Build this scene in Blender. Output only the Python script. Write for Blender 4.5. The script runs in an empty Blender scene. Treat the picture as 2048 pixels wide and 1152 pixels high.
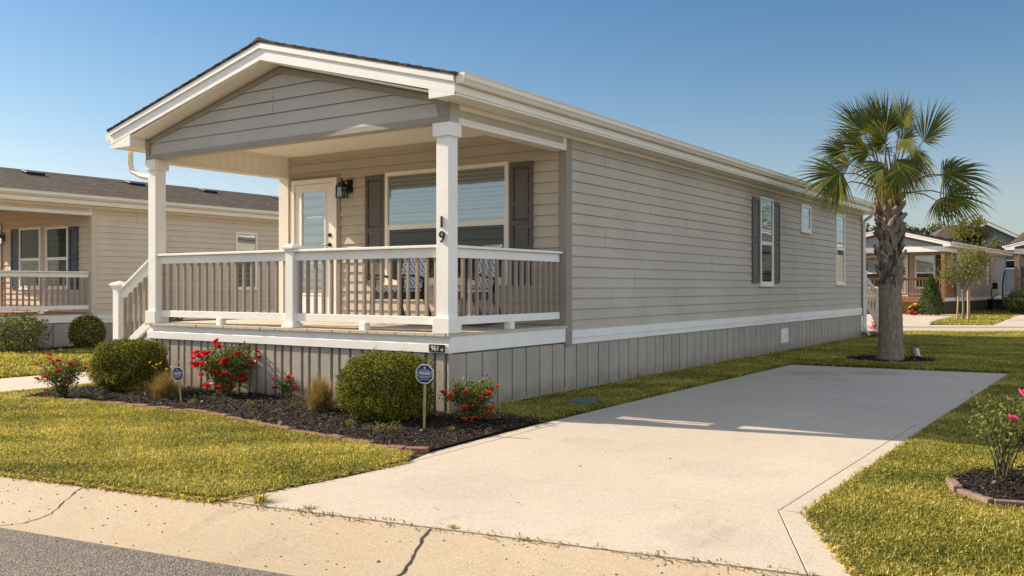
import bpy, math, random
import numpy as np
from mathutils import Vector, Matrix
from math import sin, cos, pi, radians, sqrt, atan2
random.seed(7); rng = np.random.default_rng(7)
S = bpy.context.scene
COL = S.collection

# ------------------------------------------------------------------ materials
def nmat(name):
    m = bpy.data.materials.new(name); m.use_nodes = True
    nt = m.node_tree
    return m, nt, nt.nodes['Principled BSDF'], nt.nodes['Material Output']

def mk(name, col, rough=.6, col2=None, nscale=3., namt=.15, bump=0., bscale=40., metallic=0., spec=.5,
       stretch=(1, 1, 1), coat=0., ramp=(.35, .65), bstretch=None, detail=6):
    """colour mottled by noise between col and col2; bump from a finer noise"""
    m, nt, P, out = nmat(name)
    N, Lk = nt.nodes, nt.links
    P.inputs['Roughness'].default_value = rough
    P.inputs['Metallic'].default_value = metallic
    P.inputs['Specular IOR Level'].default_value = spec
    if coat: P.inputs['Coat Weight'].default_value = coat
    tc = N.new('ShaderNodeTexCoord')
    mp = N.new('ShaderNodeMapping'); mp.inputs['Scale'].default_value = stretch
    Lk.new(tc.outputs['Object'], mp.inputs['Vector'])
    if col2 is None:
        col2 = tuple(c * (1 - namt) for c in col[:3])
    no = N.new('ShaderNodeTexNoise'); no.inputs['Scale'].default_value = nscale; no.inputs['Detail'].default_value = detail
    no.inputs['Roughness'].default_value = .6
    Lk.new(mp.outputs[0], no.inputs['Vector'])
    cr = N.new('ShaderNodeValToRGB')
    cr.color_ramp.elements[0].position = ramp[0]; cr.color_ramp.elements[1].position = ramp[1]
    cr.color_ramp.elements[0].color = (*col2[:3], 1); cr.color_ramp.elements[1].color = (*col[:3], 1)
    Lk.new(no.outputs['Fac'], cr.inputs[0]); Lk.new(cr.outputs[0], P.inputs['Base Color'])
    if bump:
        mb = N.new('ShaderNodeMapping'); mb.inputs['Scale'].default_value = bstretch or stretch
        Lk.new(tc.outputs['Object'], mb.inputs['Vector'])
        nb = N.new('ShaderNodeTexNoise'); nb.inputs['Scale'].default_value = bscale; nb.inputs['Detail'].default_value = 4
        Lk.new(mb.outputs[0], nb.inputs['Vector'])
        b = N.new('ShaderNodeBump'); b.inputs['Strength'].default_value = bump; b.inputs['Distance'].default_value = .01
        Lk.new(nb.outputs['Fac'], b.inputs['Height']); Lk.new(b.outputs[0], P.inputs['Normal'])
    return m

def leafmat(name, c1, c2, c3, rough=.5, trans=.35, spec=.4):
    """leaf colours differ from leaf to leaf (face attribute 'tint'); light passes through"""
    m, nt, P, out = nmat(name)
    N, Lk = nt.nodes, nt.links
    at = N.new('ShaderNodeAttribute'); at.attribute_name = 'tint'
    cr = N.new('ShaderNodeValToRGB')
    e = cr.color_ramp.elements
    e[0].position = 0; e[0].color = (*c1, 1); e[1].position = 1; e[1].color = (*c3, 1)
    x = e.new(.5); x.color = (*c2, 1)
    Lk.new(at.outputs['Fac'], cr.inputs[0]); Lk.new(cr.outputs[0], P.inputs['Base Color'])
    P.inputs['Roughness'].default_value = rough; P.inputs['Specular IOR Level'].default_value = spec
    t = N.new('ShaderNodeBsdfTranslucent')
    g = N.new('ShaderNodeMixRGB'); g.blend_type = 'MULTIPLY'; g.inputs[0].default_value = 1
    g.inputs[2].default_value = (1.25, 1.15, .5, 1)
    Lk.new(cr.outputs[0], g.inputs[1]); Lk.new(g.outputs[0], t.inputs['Color'])
    mx = N.new('ShaderNodeMixShader'); mx.inputs[0].default_value = trans
    Lk.new(P.outputs[0], mx.inputs[1]); Lk.new(t.outputs[0], mx.inputs[2]); Lk.new(mx.outputs[0], out.inputs['Surface'])
    return m

M = {}
M['siding'] = mk('siding_paint', (.535, .474, .392), .65, (.470, .415, .340), .9, bump=.25, bscale=30, bstretch=(3, 3, 14), spec=.3)
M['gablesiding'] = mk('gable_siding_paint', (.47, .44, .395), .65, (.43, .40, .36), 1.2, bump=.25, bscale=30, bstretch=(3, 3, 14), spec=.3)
M['nbsiding'] = mk('neighbour_siding_paint', (.66, .56, .45), .65, (.61, .515, .41), 1.2, bump=.25, bscale=30, bstretch=(3, 3, 14), spec=.3)
M['skirt'] = mk('skirting_paint', (.42, .375, .32), .7, (.35, .31, .265), 2.5, bump=.5, bscale=16, stretch=(1, 1, .4), bstretch=(6, 6, .8), spec=.3)
M['trim_taupe'] = mk('corner_paint', (.315, .275, .235), .6, (.285, .25, .21), 2, bump=.15, bscale=40, bstretch=(4, 4, .6), spec=.3)
M['white'] = mk('white_paint', (.86, .84, .80), .45, (.80, .775, .735), 2.2, bump=.14, bscale=22, bstretch=(1, 1, 1), spec=.4)
M['cream'] = mk('cream_metal', (.86, .80, .70), .4, (.82, .76, .66), 1.5, bump=.04, bscale=8, spec=.5)
M['soffit'] = mk('soffit_paint', (.90, .85, .76), .6, (.86, .80, .71), 1.5, bump=.05, bscale=20)
M['baluster'] = mk('baluster_paint', (.315, .265, .215), .6, (.27, .225, .18), 6, bump=.1, bscale=30)
M['shutter'] = mk('shutter_vinyl', (.115, .097, .085), .5, (.098, .083, .073), 4, bump=.1, bscale=60)
M['blue'] = mk('blue_vinyl', (.018, .045, .072), .5, (.015, .038, .062), 4, bump=.1, bscale=60)
M['darkshut'] = mk('black_vinyl', (.03, .028, .028), .5)
M['black'] = mk('black_metal', (.012, .012, .013), .35, metallic=.2)
M['blackrubber'] = mk('black_plastic', (.02, .02, .022), .6)
M['deck'] = mk('deck_boards', (.60, .52, .42), .75, (.47, .40, .32), 5, bump=.4, bscale=25, stretch=(6, .5, 1), bstretch=(8, .8, 1))
M['wood'] = mk('stained_wood', (.30, .14, .055), .6, (.20, .09, .035), 5, bump=.3, bscale=25, stretch=(4, 4, .6))
M['wooddeck'] = mk('cedar_deck', (.42, .22, .10), .7, (.33, .16, .07), 5, stretch=(6, .6, 1))
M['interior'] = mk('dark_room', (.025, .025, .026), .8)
M['blind'] = mk('blind_slats', (.86, .87, .86), .5)
M['screen'] = mk('insect_screen', (.03, .03, .032), .7)
M['concrete'] = None
M['brownplastic'] = mk('brown_resin', (.085, .058, .045), .5, (.07, .048, .036), 6)
M['redwood'] = mk('red_wood', (.20, .055, .03), .5, (.15, .04, .02), 6)
M['stake'] = mk('stake_wood', (.46, .32, .17), .7, (.36, .24, .12), 8, stretch=(8, 8, 1))
M['brass'] = mk('hinge_metal', (.35, .28, .2), .35, metallic=.9)
M['navy'] = mk('sign_navy', (.012, .03, .13), .4)
M['navydark'] = mk('sign_dark', (.012, .017, .05), .45)
M['signwhite'] = mk('sign_white', (.78, .78, .78), .5)
M['brick'] = mk('edging_brick', (.25, .105, .072), .85, (.15, .070, .050), 9, bump=.6, bscale=40)
M['pinkstone'] = mk('pink_stone', (.27, .18, .145), .85, (.14, .095, .08), 9, bump=.7, bscale=30)
M['teal'] = mk('teal_plastic', (.02, .13, .12), .5, (.03, .10, .09), 12)
M['stem'] = mk('green_stem', (.10, .10, .035), .6, (.07, .055, .03), 10)
M['bark'] = mk('grey_bark', (.22, .18, .14), .85, (.13, .10, .08), 12, bump=.5, bscale=40, stretch=(3, 3, .6))
M['darkbark'] = mk('dark_bark', (.09, .065, .045), .9, (.05, .04, .03), 12, bump=.5, bscale=40)
M['palmbark'] = mk('palm_bark', (.30, .235, .175), .9, (.15, .115, .085), 7, bump=1., bscale=22, stretch=(5, 5, 1.1), bstretch=(3, 3, .9))
M['boot'] = mk('palm_boot', (.33, .265, .205), .85, (.135, .10, .075), 6, bump=.8, bscale=30, stretch=(3, 3, 1))
M['bootfresh'] = mk('palm_boot_fresh', (.40, .27, .15), .75, (.23, .135, .07), 9, bump=.6, bscale=30)
M['pvc'] = mk('white_pipe', (.7, .7, .68), .4)
M['soil'] = mk('soil', (.060, .042, .028), .95, (.03, .022, .016), 14, bump=.8, bscale=60)
M['ground'] = mk('lawn_soil', (.050, .046, .016), .95, (.028, .026, .010), 3.2, bump=1., bscale=45)
M['mulchbase'] = mk('mulch_base', (.030, .021, .016), .95, (.015, .011, .009), 25, bump=1., bscale=70)
M['crack'] = mk('crack_dirt', (.05, .035, .022), .95, (.02, .015, .01), 30)
M['paver'] = mk('terracotta_paver', (.40, .16, .09), .8, (.3, .11, .06), 12)
M['distant'] = mk('blue_grey_siding', (.20, .23, .26), .7)
M['bluesiding'] = mk('blue_grey_siding2', (.22, .235, .25), .7)
M['gable_grey'] = mk('grey_gable_paint', (.30, .29, .285), .65, (.27, .262, .258), 2)
M['homegrey'] = mk('home_grey_paint', (.40, .36, .325), .65, (.36, .325, .29), 2)
M['redpanel'] = mk('red_wood_panel', (.17, .05, .025), .6)
M['yellowpollen'] = mk('flower_yellow', (.75, .38, .03), .6)

def splash(m, c, top):
    '''soil splashed on the foot of the boards'''
    nt = m.node_tree; N, Lk = nt.nodes, nt.links; P = N['Principled BSDF']; src = P.inputs['Base Color'].links[0].from_socket
    tc = N.new('ShaderNodeTexCoord'); sp = N.new('ShaderNodeSeparateXYZ'); Lk.new(tc.outputs['Object'], sp.inputs[0])
    mr = N.new('ShaderNodeMapRange'); mr.inputs[1].default_value = top; mr.inputs[2].default_value = .0; Lk.new(sp.outputs['Z'], mr.inputs[0])
    n = N.new('ShaderNodeTexNoise'); n.inputs['Scale'].default_value = 9; n.inputs['Detail'].default_value = 8; Lk.new(tc.outputs['Object'], n.inputs[0])
    a = N.new('ShaderNodeMath'); a.operation = 'MULTIPLY'; Lk.new(mr.outputs[0], a.inputs[0]); Lk.new(n.outputs[0], a.inputs[1])
    r = N.new('ShaderNodeMapRange'); r.inputs[1].default_value = .1; r.inputs[2].default_value = .5; r.inputs[4].default_value = .7; Lk.new(a.outputs[0], r.inputs[0])
    x = N.new('ShaderNodeMixRGB'); x.inputs[2].default_value = (*c, 1); Lk.new(r.outputs[0], x.inputs[0]); Lk.new(src, x.inputs[1]); Lk.new(x.outputs[0], P.inputs['Base Color'])
splash(M['skirt'], (.20, .15, .10), .30)
def brushed_concrete(name, c1, c2, stain, speck=.35, bump=.25):
    m, nt, P, out = nmat(name); N, Lk = nt.nodes, nt.links
    P.inputs['Roughness'].default_value = .85; P.inputs['Specular IOR Level'].default_value = .25
    tc = N.new('ShaderNodeTexCoord')
    def noise(s, d=6, stretch=None, rough=.6):
        n = N.new('ShaderNodeTexNoise'); n.inputs['Scale'].default_value = s; n.inputs['Detail'].default_value = d
        n.inputs['Roughness'].default_value = rough
        if stretch:
            mp = N.new('ShaderNodeMapping'); mp.inputs['Scale'].default_value = stretch
            Lk.new(tc.outputs['Object'], mp.inputs[0]); Lk.new(mp.outputs[0], n.inputs[0])
        else: Lk.new(tc.outputs['Object'], n.inputs[0])
        return n
    def ramp(src, p0, p1, a, b):
        r = N.new('ShaderNodeValToRGB'); r.color_ramp.elements[0].position = p0; r.color_ramp.elements[1].position = p1
        r.color_ramp.elements[0].color = (*a, 1); r.color_ramp.elements[1].color = (*b, 1)
        Lk.new(src, r.inputs[0]); return r
    def mix(fac, a, b, mode='MIX'):
        x = N.new('ShaderNodeMixRGB'); x.blend_type = mode
        if isinstance(fac, float): x.inputs[0].default_value = fac
        else: Lk.new(fac, x.inputs[0])
        Lk.new(a, x.inputs[1]); Lk.new(b, x.inputs[2]); return x
    base = ramp(noise(1.1, 8).outputs[0], .3, .7, c2, c1)
    st = ramp(noise(.55, 5, None, .7).outputs[0], .52, .78, (0, 0, 0), (1, 1, 1))
    sc = N.new('ShaderNodeRGB'); sc.outputs[0].default_value = (*stain, 1)
    b1 = mix(st.outputs[0], base.outputs[0], sc.outputs[0])
    fine = ramp(noise(90, 3).outputs[0], .25, .6, (1 - speck,) * 3, (1, 1, 1))
    b2 = mix(1., b1.outputs[0], fine.outputs[0], 'MULTIPLY')
    streak = ramp(noise(6, 4, (1, 9, 1)).outputs[0], .3, .7, (.91,) * 3, (1, 1, 1))
    b3 = mix(1., b2.outputs[0], streak.outputs[0], 'MULTIPLY')
    vo = N.new('ShaderNodeTexVoronoi'); vo.inputs['Scale'].default_value = 3.1; Lk.new(tc.outputs['Object'], vo.inputs[0])
    dots = ramp(vo.outputs['Distance'], .006, .014, (.35, .3, .25), (1, 1, 1))
    b4 = mix(1., b3.outputs[0], dots.outputs[0], 'MULTIPLY')
    sm = ramp(noise(1.7, 9, (1.6, .5, 1), .75).outputs[0], .56, .76, (1, 1, 1), (.80, .77, .73)); b4 = mix(1., b4.outputs[0], sm.outputs[0], 'MULTIPLY')
    sm2 = ramp(noise(.35, 4, None, .5).outputs[0], .3, .7, (.93, .93, .94), (1.04, 1.02, 1.0)); b4 = mix(1., b4.outputs[0], sm2.outputs[0], 'MULTIPLY')
    Lk.new(b4.outputs[0], P.inputs['Base Color'])
    b = N.new('ShaderNodeBump'); b.inputs['Strength'].default_value = bump; b.inputs['Distance'].default_value = .006
    Lk.new(noise(60, 5, (1, 3, 1)).outputs[0], b.inputs['Height']); Lk.new(b.outputs[0], P.inputs['Normal'])
    return m
def oil_spots(m, spots):
    nt = m.node_tree; N, Lk = nt.nodes, nt.links; P = N['Principled BSDF']; src = P.inputs['Base Color'].links[0].from_socket; tc = N.new('ShaderNodeTexCoord')
    n = N.new('ShaderNodeTexNoise'); n.inputs['Scale'].default_value = 5; n.inputs['Detail'].default_value = 8; n.inputs['Roughness'].default_value = .7; Lk.new(tc.outputs['Object'], n.inputs[0])
    for x, y, r, k in spots:
        d = N.new('ShaderNodeVectorMath'); d.operation = 'DISTANCE'; Lk.new(tc.outputs['Object'], d.inputs[0]); d.inputs[1].default_value = (x, y, 0)
        a = N.new('ShaderNodeMapRange'); a.interpolation_type = 'SMOOTHSTEP'; a.inputs[1].default_value = r; a.inputs[2].default_value = r * .2; Lk.new(d.outputs['Value'], a.inputs[0])
        b = N.new('ShaderNodeMath'); b.operation = 'MULTIPLY'; Lk.new(a.outputs[0], b.inputs[0]); Lk.new(n.outputs[0], b.inputs[1])
        c = N.new('ShaderNodeMapRange'); c.interpolation_type = 'SMOOTHSTEP'; c.inputs[1].default_value = .22; c.inputs[2].default_value = .62; c.inputs[4].default_value = k; Lk.new(b.outputs[0], c.inputs[0])
        x_ = N.new('ShaderNodeMixRGB'); x_.inputs[2].default_value = (.13, .11, .09, 1); Lk.new(c.outputs[0], x_.inputs[0]); Lk.new(src, x_.inputs[1]); src = x_.outputs[0]
    Lk.new(src, P.inputs['Base Color'])
M['concrete'] = brushed_concrete('driveway_concrete', (.56, .50, .43), (.50, .44, .37), (.48, .405, .32))
oil_spots(M['concrete'], [(1.9, 7.0, .9, .3), (2.7, 7.5, .8, .34), (2.3, 6.2, .6, .2), (3.5, -1.2, .7, .12), (2.2, -2.7, .9, .10), (3.6, 3.2, .5, .12), (2.0, -.6, .5, .14), (4.1, -2.9, .6, .16)])
M['curb'] = brushed_concrete('curb_concrete', (.53, .44, .33), (.46, .375, .27), (.45, .30, .155), .34, .5)
M['palecurb'] = brushed_concrete('far_concrete', (.52, .46, .38), (.46, .40, .32), (.42, .35, .26))

def asphalt():
    m, nt, P, out = nmat('asphalt'); N, Lk = nt.nodes, nt.links
    P.inputs['Roughness'].default_value = .85
    tc = N.new('ShaderNodeTexCoord')
    v = N.new('ShaderNodeTexVoronoi'); v.inputs['Scale'].default_value = 115; Lk.new(tc.outputs['Object'], v.inputs[0])
    hs = N.new('ShaderNodeSeparateColor'); Lk.new(v.outputs['Color'], hs.inputs[0])
    cr = N.new('ShaderNodeValToRGB'); e = cr.color_ramp.elements
    e[0].color = (.055, .048, .043, 1); e[1].color = (.26, .23, .20, 1); e[1].position = .95
    x = e.new(.5); x.color = (.115, .10, .09, 1)
    Lk.new(hs.outputs[0], cr.inputs[0])
    n = N.new('ShaderNodeTexNoise'); n.inputs['Scale'].default_value = 1.3; n.inputs['Detail'].default_value = 6; Lk.new(tc.outputs['Object'], n.inputs[0])
    r2 = N.new('ShaderNodeValToRGB'); r2.color_ramp.elements[0].color = (.8, .8, .8, 1); r2.color_ramp.elements[1].color = (1.1, 1.08, 1.05, 1)
    Lk.new(n.outputs[0], r2.inputs[0])
    mx = N.new('ShaderNodeMixRGB'); mx.blend_type = 'MULTIPLY'; mx.inputs[0].default_value = 1
    Lk.new(cr.outputs[0], mx.inputs[1]); Lk.new(r2.outputs[0], mx.inputs[2]); Lk.new(mx.outputs[0], P.inputs['Base Color'])
    b = N.new('ShaderNodeBump'); b.inputs['Strength'].default_value = .9; b.inputs['Distance'].default_value = .008
    Lk.new(v.outputs['Distance'], b.inputs['Height']); b.invert = True; Lk.new(b.outputs[0], P.inputs['Normal'])
    return m
M['asphalt'] = asphalt()

def shingles():
    m, nt, P, out = nmat('roof_shingles'); N, Lk = nt.nodes, nt.links
    P.inputs['Roughness'].default_value = .9
    tc = N.new('ShaderNodeTexCoord'); sp = N.new('ShaderNodeSeparateXYZ'); Lk.new(tc.outputs['Object'], sp.inputs[0])
    cb = N.new('ShaderNodeCombineXYZ'); Lk.new(sp.outputs['Y'], cb.inputs['X']); Lk.new(sp.outputs['X'], cb.inputs['Y'])
    br = N.new('ShaderNodeTexBrick'); Lk.new(cb.outputs[0], br.inputs['Vector'])
    br.inputs['Scale'].default_value = 1; br.inputs['Brick Width'].default_value = .22; br.inputs['Row Height'].default_value = .145
    br.inputs['Mortar Size'].default_value = .007; br.inputs['Color1'].default_value = (.070, .050, .039, 1)
    br.inputs['Color2'].default_value = (.135, .098, .077, 1); br.inputs['Mortar'].default_value = (.04, .03, .025, 1); br.inputs['Bias'].default_value = -.1
    n = N.new('ShaderNodeTexNoise'); n.inputs['Scale'].default_value = 5; n.inputs['Detail'].default_value = 8; Lk.new(tc.outputs['Object'], n.inputs[0])
    r = N.new('ShaderNodeValToRGB'); r.color_ramp.elements[0].color = (.65, .65, .65, 1); r.color_ramp.elements[1].color = (1.25, 1.2, 1.2, 1); Lk.new(n.outputs[0], r.inputs[0])
    mx = N.new('ShaderNodeMixRGB'); mx.blend_type = 'MULTIPLY'; mx.inputs[0].default_value = 1
    Lk.new(br.outputs[0], mx.inputs[1]); Lk.new(r.outputs[0], mx.inputs[2]); Lk.new(mx.outputs[0], P.inputs['Base Color'])
    b = N.new('ShaderNodeBump'); b.inputs['Strength'].default_value = .6; b.inputs['Distance'].default_value = .02
    Lk.new(br.outputs['Fac'], b.inputs['Height']); b.invert = True; Lk.new(b.outputs[0], P.inputs['Normal'])
    return m
M['shingle'] = shingles()

def glass(name, refl, tint, clear):
    m, nt, P, out = nmat(name); N, Lk = nt.nodes, nt.links
    g = N.new('ShaderNodeBsdfGlossy'); g.inputs['Roughness'].default_value = .02; g.inputs['Color'].default_value = (.82, .93, 1, 1)
    t = N.new('ShaderNodeBsdfTransparent'); t.inputs['Color'].default_value = tint
    fr = N.new('ShaderNodeFresnel'); fr.inputs['IOR'].default_value = 1.5
    ma = N.new('ShaderNodeMath'); ma.operation = 'MULTIPLY_ADD'; ma.inputs[1].default_value = 1.; ma.inputs[2].default_value = refl; ma.use_clamp = True
    Lk.new(fr.outputs[0], ma.inputs[0])
    tc = N.new('ShaderNodeTexCoord'); n = N.new('ShaderNodeTexNoise'); n.inputs['Scale'].default_value = 1.6; Lk.new(tc.outputs['Object'], n.inputs[0])
    b = N.new('ShaderNodeBump'); b.inputs['Strength'].default_value = .05; b.inputs['Distance'].default_value = .02; Lk.new(n.outputs[0], b.inputs['Height'])
    Lk.new(b.outputs[0], g.inputs['Normal'])
    mx = N.new('ShaderNodeMixShader'); Lk.new(ma.outputs[0], mx.inputs[0]); Lk.new(t.outputs[0], mx.inputs[1]); Lk.new(g.outputs[0], mx.inputs[2])
    Lk.new(mx.outputs[0], out.inputs['Surface'])
    return m
M['glass'] = glass('window_glass', .24, (.92, .95, .95, 1), 0)
M['glassdark'] = glass('window_glass_lower', -.01, (.5, .52, .52, 1), 0)
M['glassmid'] = glass('neighbour_glass', -.06, (.35, .38, .36, 1), 0)
M['lampglass'] = glass('lantern_glass', .12, (.85, .85, .8, 1), 0)

def cushion():
    m, nt, P, out = nmat('patterned_fabric'); N, Lk = nt.nodes, nt.links
    P.inputs['Roughness'].default_value = .85
    tc = N.new('ShaderNodeTexCoord'); mp = N.new('ShaderNodeMapping'); mp.inputs['Scale'].default_value = (22, .01, 22); mp.inputs['Rotation'].default_value = (0, radians(45), 0)
    Lk.new(tc.outputs['Object'], mp.inputs[0])
    v = N.new('ShaderNodeTexVoronoi'); v.inputs['Scale'].default_value = 1; v.inputs['Randomness'].default_value = .08; Lk.new(mp.outputs[0], v.inputs[0])
    r = N.new('ShaderNodeValToRGB'); r.color_ramp.interpolation = 'CONSTANT'
    r.color_ramp.elements[0].color = (.02, .035, .14, 1); r.color_ramp.elements[1].color = (.72, .73, .78, 1); r.color_ramp.elements[1].position = .33
    Lk.new(v.outputs['Distance'], r.inputs[0]); Lk.new(r.outputs[0], P.inputs['Base Color'])
    return m
M['cushion'] = cushion()

M['grass'] = leafmat('grass_blades', (.062, .088, .018), (.375, .350, .062), (.84, .69, .32), .6, .40, .2)
M['boxleaf'] = leafmat('boxwood_leaves', (.014, .026, .006), (.060, .085, .012), (.46, .42, .05), .6, .25, .12)
M['roseleaf'] = leafmat('rose_leaves', (.05, .085, .02), (.12, .15, .035), (.27, .26, .08), .5, .25, .15)
M['treeleaf'] = leafmat('tree_leaves', (.06, .085, .018), (.13, .14, .028), (.24, .21, .04), .5, .35)
M['darkleaf'] = leafmat('dark_tree_leaves', (.025, .045, .015), (.045, .075, .02), (.09, .11, .03), .5, .2)
M['palmleaf'] = leafmat('palm_leaves', (.035, .055, .010), (.095, .115, .018), (.48, .42, .07), .5, .32, .2)
M['palmyoung'] = leafmat('palm_leaves_young', (.34, .32, .06), (.50, .45, .10), (.62, .52, .18), .45, .35)
M['drygrass'] = leafmat('dry_grass_blades', (.16, .105, .04), (.28, .20, .085), (.40, .31, .15), .6, .3, .2)
M['conifer'] = leafmat('conifer_sprays', (.03, .065, .015), (.055, .10, .02), (.10, .14, .03), .6, .15)
M['mulch'] = leafmat('mulch_chips', (.014, .010, .007), (.045, .030, .021), (.42, .32, .23), .85, .0, .3)
M['red'] = leafmat('red_petals', (.42, .004, .016), (.58, .010, .026), (.74, .03, .05), .5, .3)
M['orangered'] = leafmat('orange_red_petals', (.55, .02, .012), (.70, .045, .02), (.80, .12, .04), .5, .25)
M['pink'] = leafmat('pink_petals', (.72, .03, .20), (.85, .08, .34), (.9, .25, .5), .5, .25)
M['yellow'] = leafmat('yellow_petals', (.70, .32, .02), (.80, .45, .05), (.85, .6, .15), .5, .25)
M['pebble'] = mk('pebbles', (.13, .10, .08), .9, (.05, .04, .03), 10)

# ------------------------------------------------------------------ mesh builder
class MB:
    def __init__(s): s.v = []; s.f = []; s.smooth = []
    def add(s, vs, fs, smooth=False):
        n = len(s.v); s.v += [tuple(p) for p in vs]
        for f in fs: s.f.append(tuple(i + n for i in f)); s.smooth.append(smooth)
    def quad(s, a, b, c, d): s.add([a, b, c, d], [(0, 1, 2, 3)])
    def box(s, x0, x1, y0, y1, z0, z1):
        if x0 > x1: x0, x1 = x1, x0
        if y0 > y1: y0, y1 = y1, y0
        if z0 > z1: z0, z1 = z1, z0
        vs = [(x, y, z) for z in (z0, z1) for y in (y0, y1) for x in (x0, x1)]
        s.add(vs, [(0, 2, 3, 1), (4, 5, 7, 6), (0, 1, 5, 4), (2, 6, 7, 3), (0, 4, 6, 2), (1, 3, 7, 5)])
        return s
    def obox(s, c, ax, ay, az, sx, sy, sz):
        c = Vector(c); ax = Vector(ax).normalized() * sx / 2; ay = Vector(ay).normalized() * sy / 2; az = Vector(az).normalized() * sz / 2
        vs = [c + ax * i + ay * j + az * k for k in (-1, 1) for j in (-1, 1) for i in (-1, 1)]
        s.add(vs, [(0, 2, 3, 1), (4, 5, 7, 6), (0, 1, 5, 4), (2, 6, 7, 3), (0, 4, 6, 2), (1, 3, 7, 5)])
        return s
    def bar(s, p, q, w, h, up=(0, 0, 1)):
        p = Vector(p); q = Vector(q); d = (q - p)
        u = Vector(up); sd = d.cross(u)
        if sd.length < 1e-6: sd = d.cross(Vector((1, 0, 0)))
        sd.normalize(); u = sd.cross(d).normalized()
        return s.obox((p + q) / 2, d, sd, u, d.length, w, h)
    def prism(s, poly, off):
        """polygon (3d points) extruded by off"""
        n = len(poly); o = Vector(off); P = [Vector(p) for p in poly]
        s.add(P + [p + o for p in P], [tuple(range(n))[::-1], tuple(range(n, 2 * n))] + [(i, (i + 1) % n, n + (i + 1) % n, n + i) for i in range(n)])
        return s
    def tube(s, pts, rad, n=8, cap=True, smooth=True):
        pts = [Vector(p) for p in pts]
        if not isinstance(rad, (list, tuple)): rad = [rad] * len(pts)
        vs = []; fs = []
        prev = None
        for i, p in enumerate(pts):
            d = (pts[min(i + 1, len(pts) - 1)] - pts[max(i - 1, 0)]).normalized()
            if prev is None:
                a = d.cross(Vector((0, 0, 1)))
                if a.length < 1e-3: a = d.cross(Vector((1, 0, 0)))
                a.normalize()
            else:
                a = (prev - d * prev.dot(d)).normalized()
            prev = a; b = d.cross(a)
            for k in range(n):
                t = 2 * pi * k / n
                vs.append(p + a * cos(t) * rad[i] + b * sin(t) * rad[i])
        for i in range(len(pts) - 1):
            for k in range(n):
                fs.append((i * n + k, i * n + (k + 1) % n, (i + 1) * n + (k + 1) % n, (i + 1) * n + k))
        s.add(vs, fs, smooth)
        if cap:
            s.add([vs[k] for k in range(n)], [tuple(range(n))[::-1]]); s.add([vs[(len(pts) - 1) * n + k] for k in range(n)], [tuple(range(n))])
        return s
    def sweep(s, prof, p0, p1, right, up=(0, 0, 1)):
        """closed 2d profile [(a,b)] placed at p0 and p1; a along right, b along up"""
        r = Vector(right); u = Vector(up); n = len(prof)
        A = [Vector(p0) + r * a + u * b for a, b in prof]; B = [Vector(p1) + r * a + u * b for a, b in prof]
        s.add(A + B, [tuple(range(n)), tuple(range(n, 2 * n))[::-1]] + [(i, n + i, n + (i + 1) % n, (i + 1) % n) for i in range(n)])
        return s
    def build(s, name, mat, parent=None, bevel=0., **props):
        me = bpy.data.meshes.new(name); me.from_pydata([tuple(v) for v in s.v], [], s.f)
        me.polygons.foreach_set('use_smooth', s.smooth)
        me.materials.append(M[mat] if isinstance(mat, str) else mat); me.update()
        o = bpy.data.objects.new(name, me); COL.objects.link(o)
        if parent: o.parent = parent
        if bevel:
            md = o.modifiers.new('bevel', 'BEVEL'); md.width = bevel; md.segments = 2; md.limit_method = 'ANGLE'; md.angle_limit = radians(50)
        for k, v in props.items(): o[k] = v
        return o

def np_obj(name, verts, faces4, mat, parent=None, tint=None, smooth=False, **props):
    """fast mesh: verts (n,3), faces as list of arrays (m,k)"""
    me = bpy.data.meshes.new(name)
    me.vertices.add(len(verts)); me.vertices.foreach_set('co', np.ascontiguousarray(verts, dtype=np.float32).ravel())
    idx = np.concatenate([f.ravel() for f in faces4]).astype(np.int32)
    tot = np.concatenate([np.full(len(f), f.shape[1], dtype=np.int32) for f in faces4])
    st = np.concatenate([[0], np.cumsum(tot)[:-1]]).astype(np.int32)
    me.loops.add(len(idx)); me.loops.foreach_set('vertex_index', idx)
    me.polygons.add(len(tot)); me.polygons.foreach_set('loop_start', st); me.polygons.foreach_set('loop_total', tot)
    me.update(calc_edges=True)
    if smooth: me.polygons.foreach_set('use_smooth', np.ones(len(tot), dtype=bool))
    if tint is not None:
        a = me.attributes.new('tint', 'FLOAT', 'FACE'); a.data.foreach_set('value', np.ascontiguousarray(np.concatenate(tint), dtype=np.float32))
    me.materials.append(M[mat] if isinstance(mat, str) else mat)
    o = bpy.data.objects.new(name, me); COL.objects.link(o)
    if parent: o.parent = parent
    for k, v in props.items(): o[k] = v
    return o

def thing(name, label, cat, loc=(0, 0, 0), rz=0, group=None):
    o = bpy.data.objects.new(name, None); COL.objects.link(o)
    o.location = loc; o.rotation_euler = (0, 0, rz); o.empty_display_size = .1
    o['label'] = label; o['category'] = cat
    if group: o['group'] = group
    return o
def tag(o, label, cat, group=None):
    o['label'] = label; o['category'] = cat
    if group: o['group'] = group
    return o
def struct(o): o['kind'] = 'structure'; return o

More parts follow.
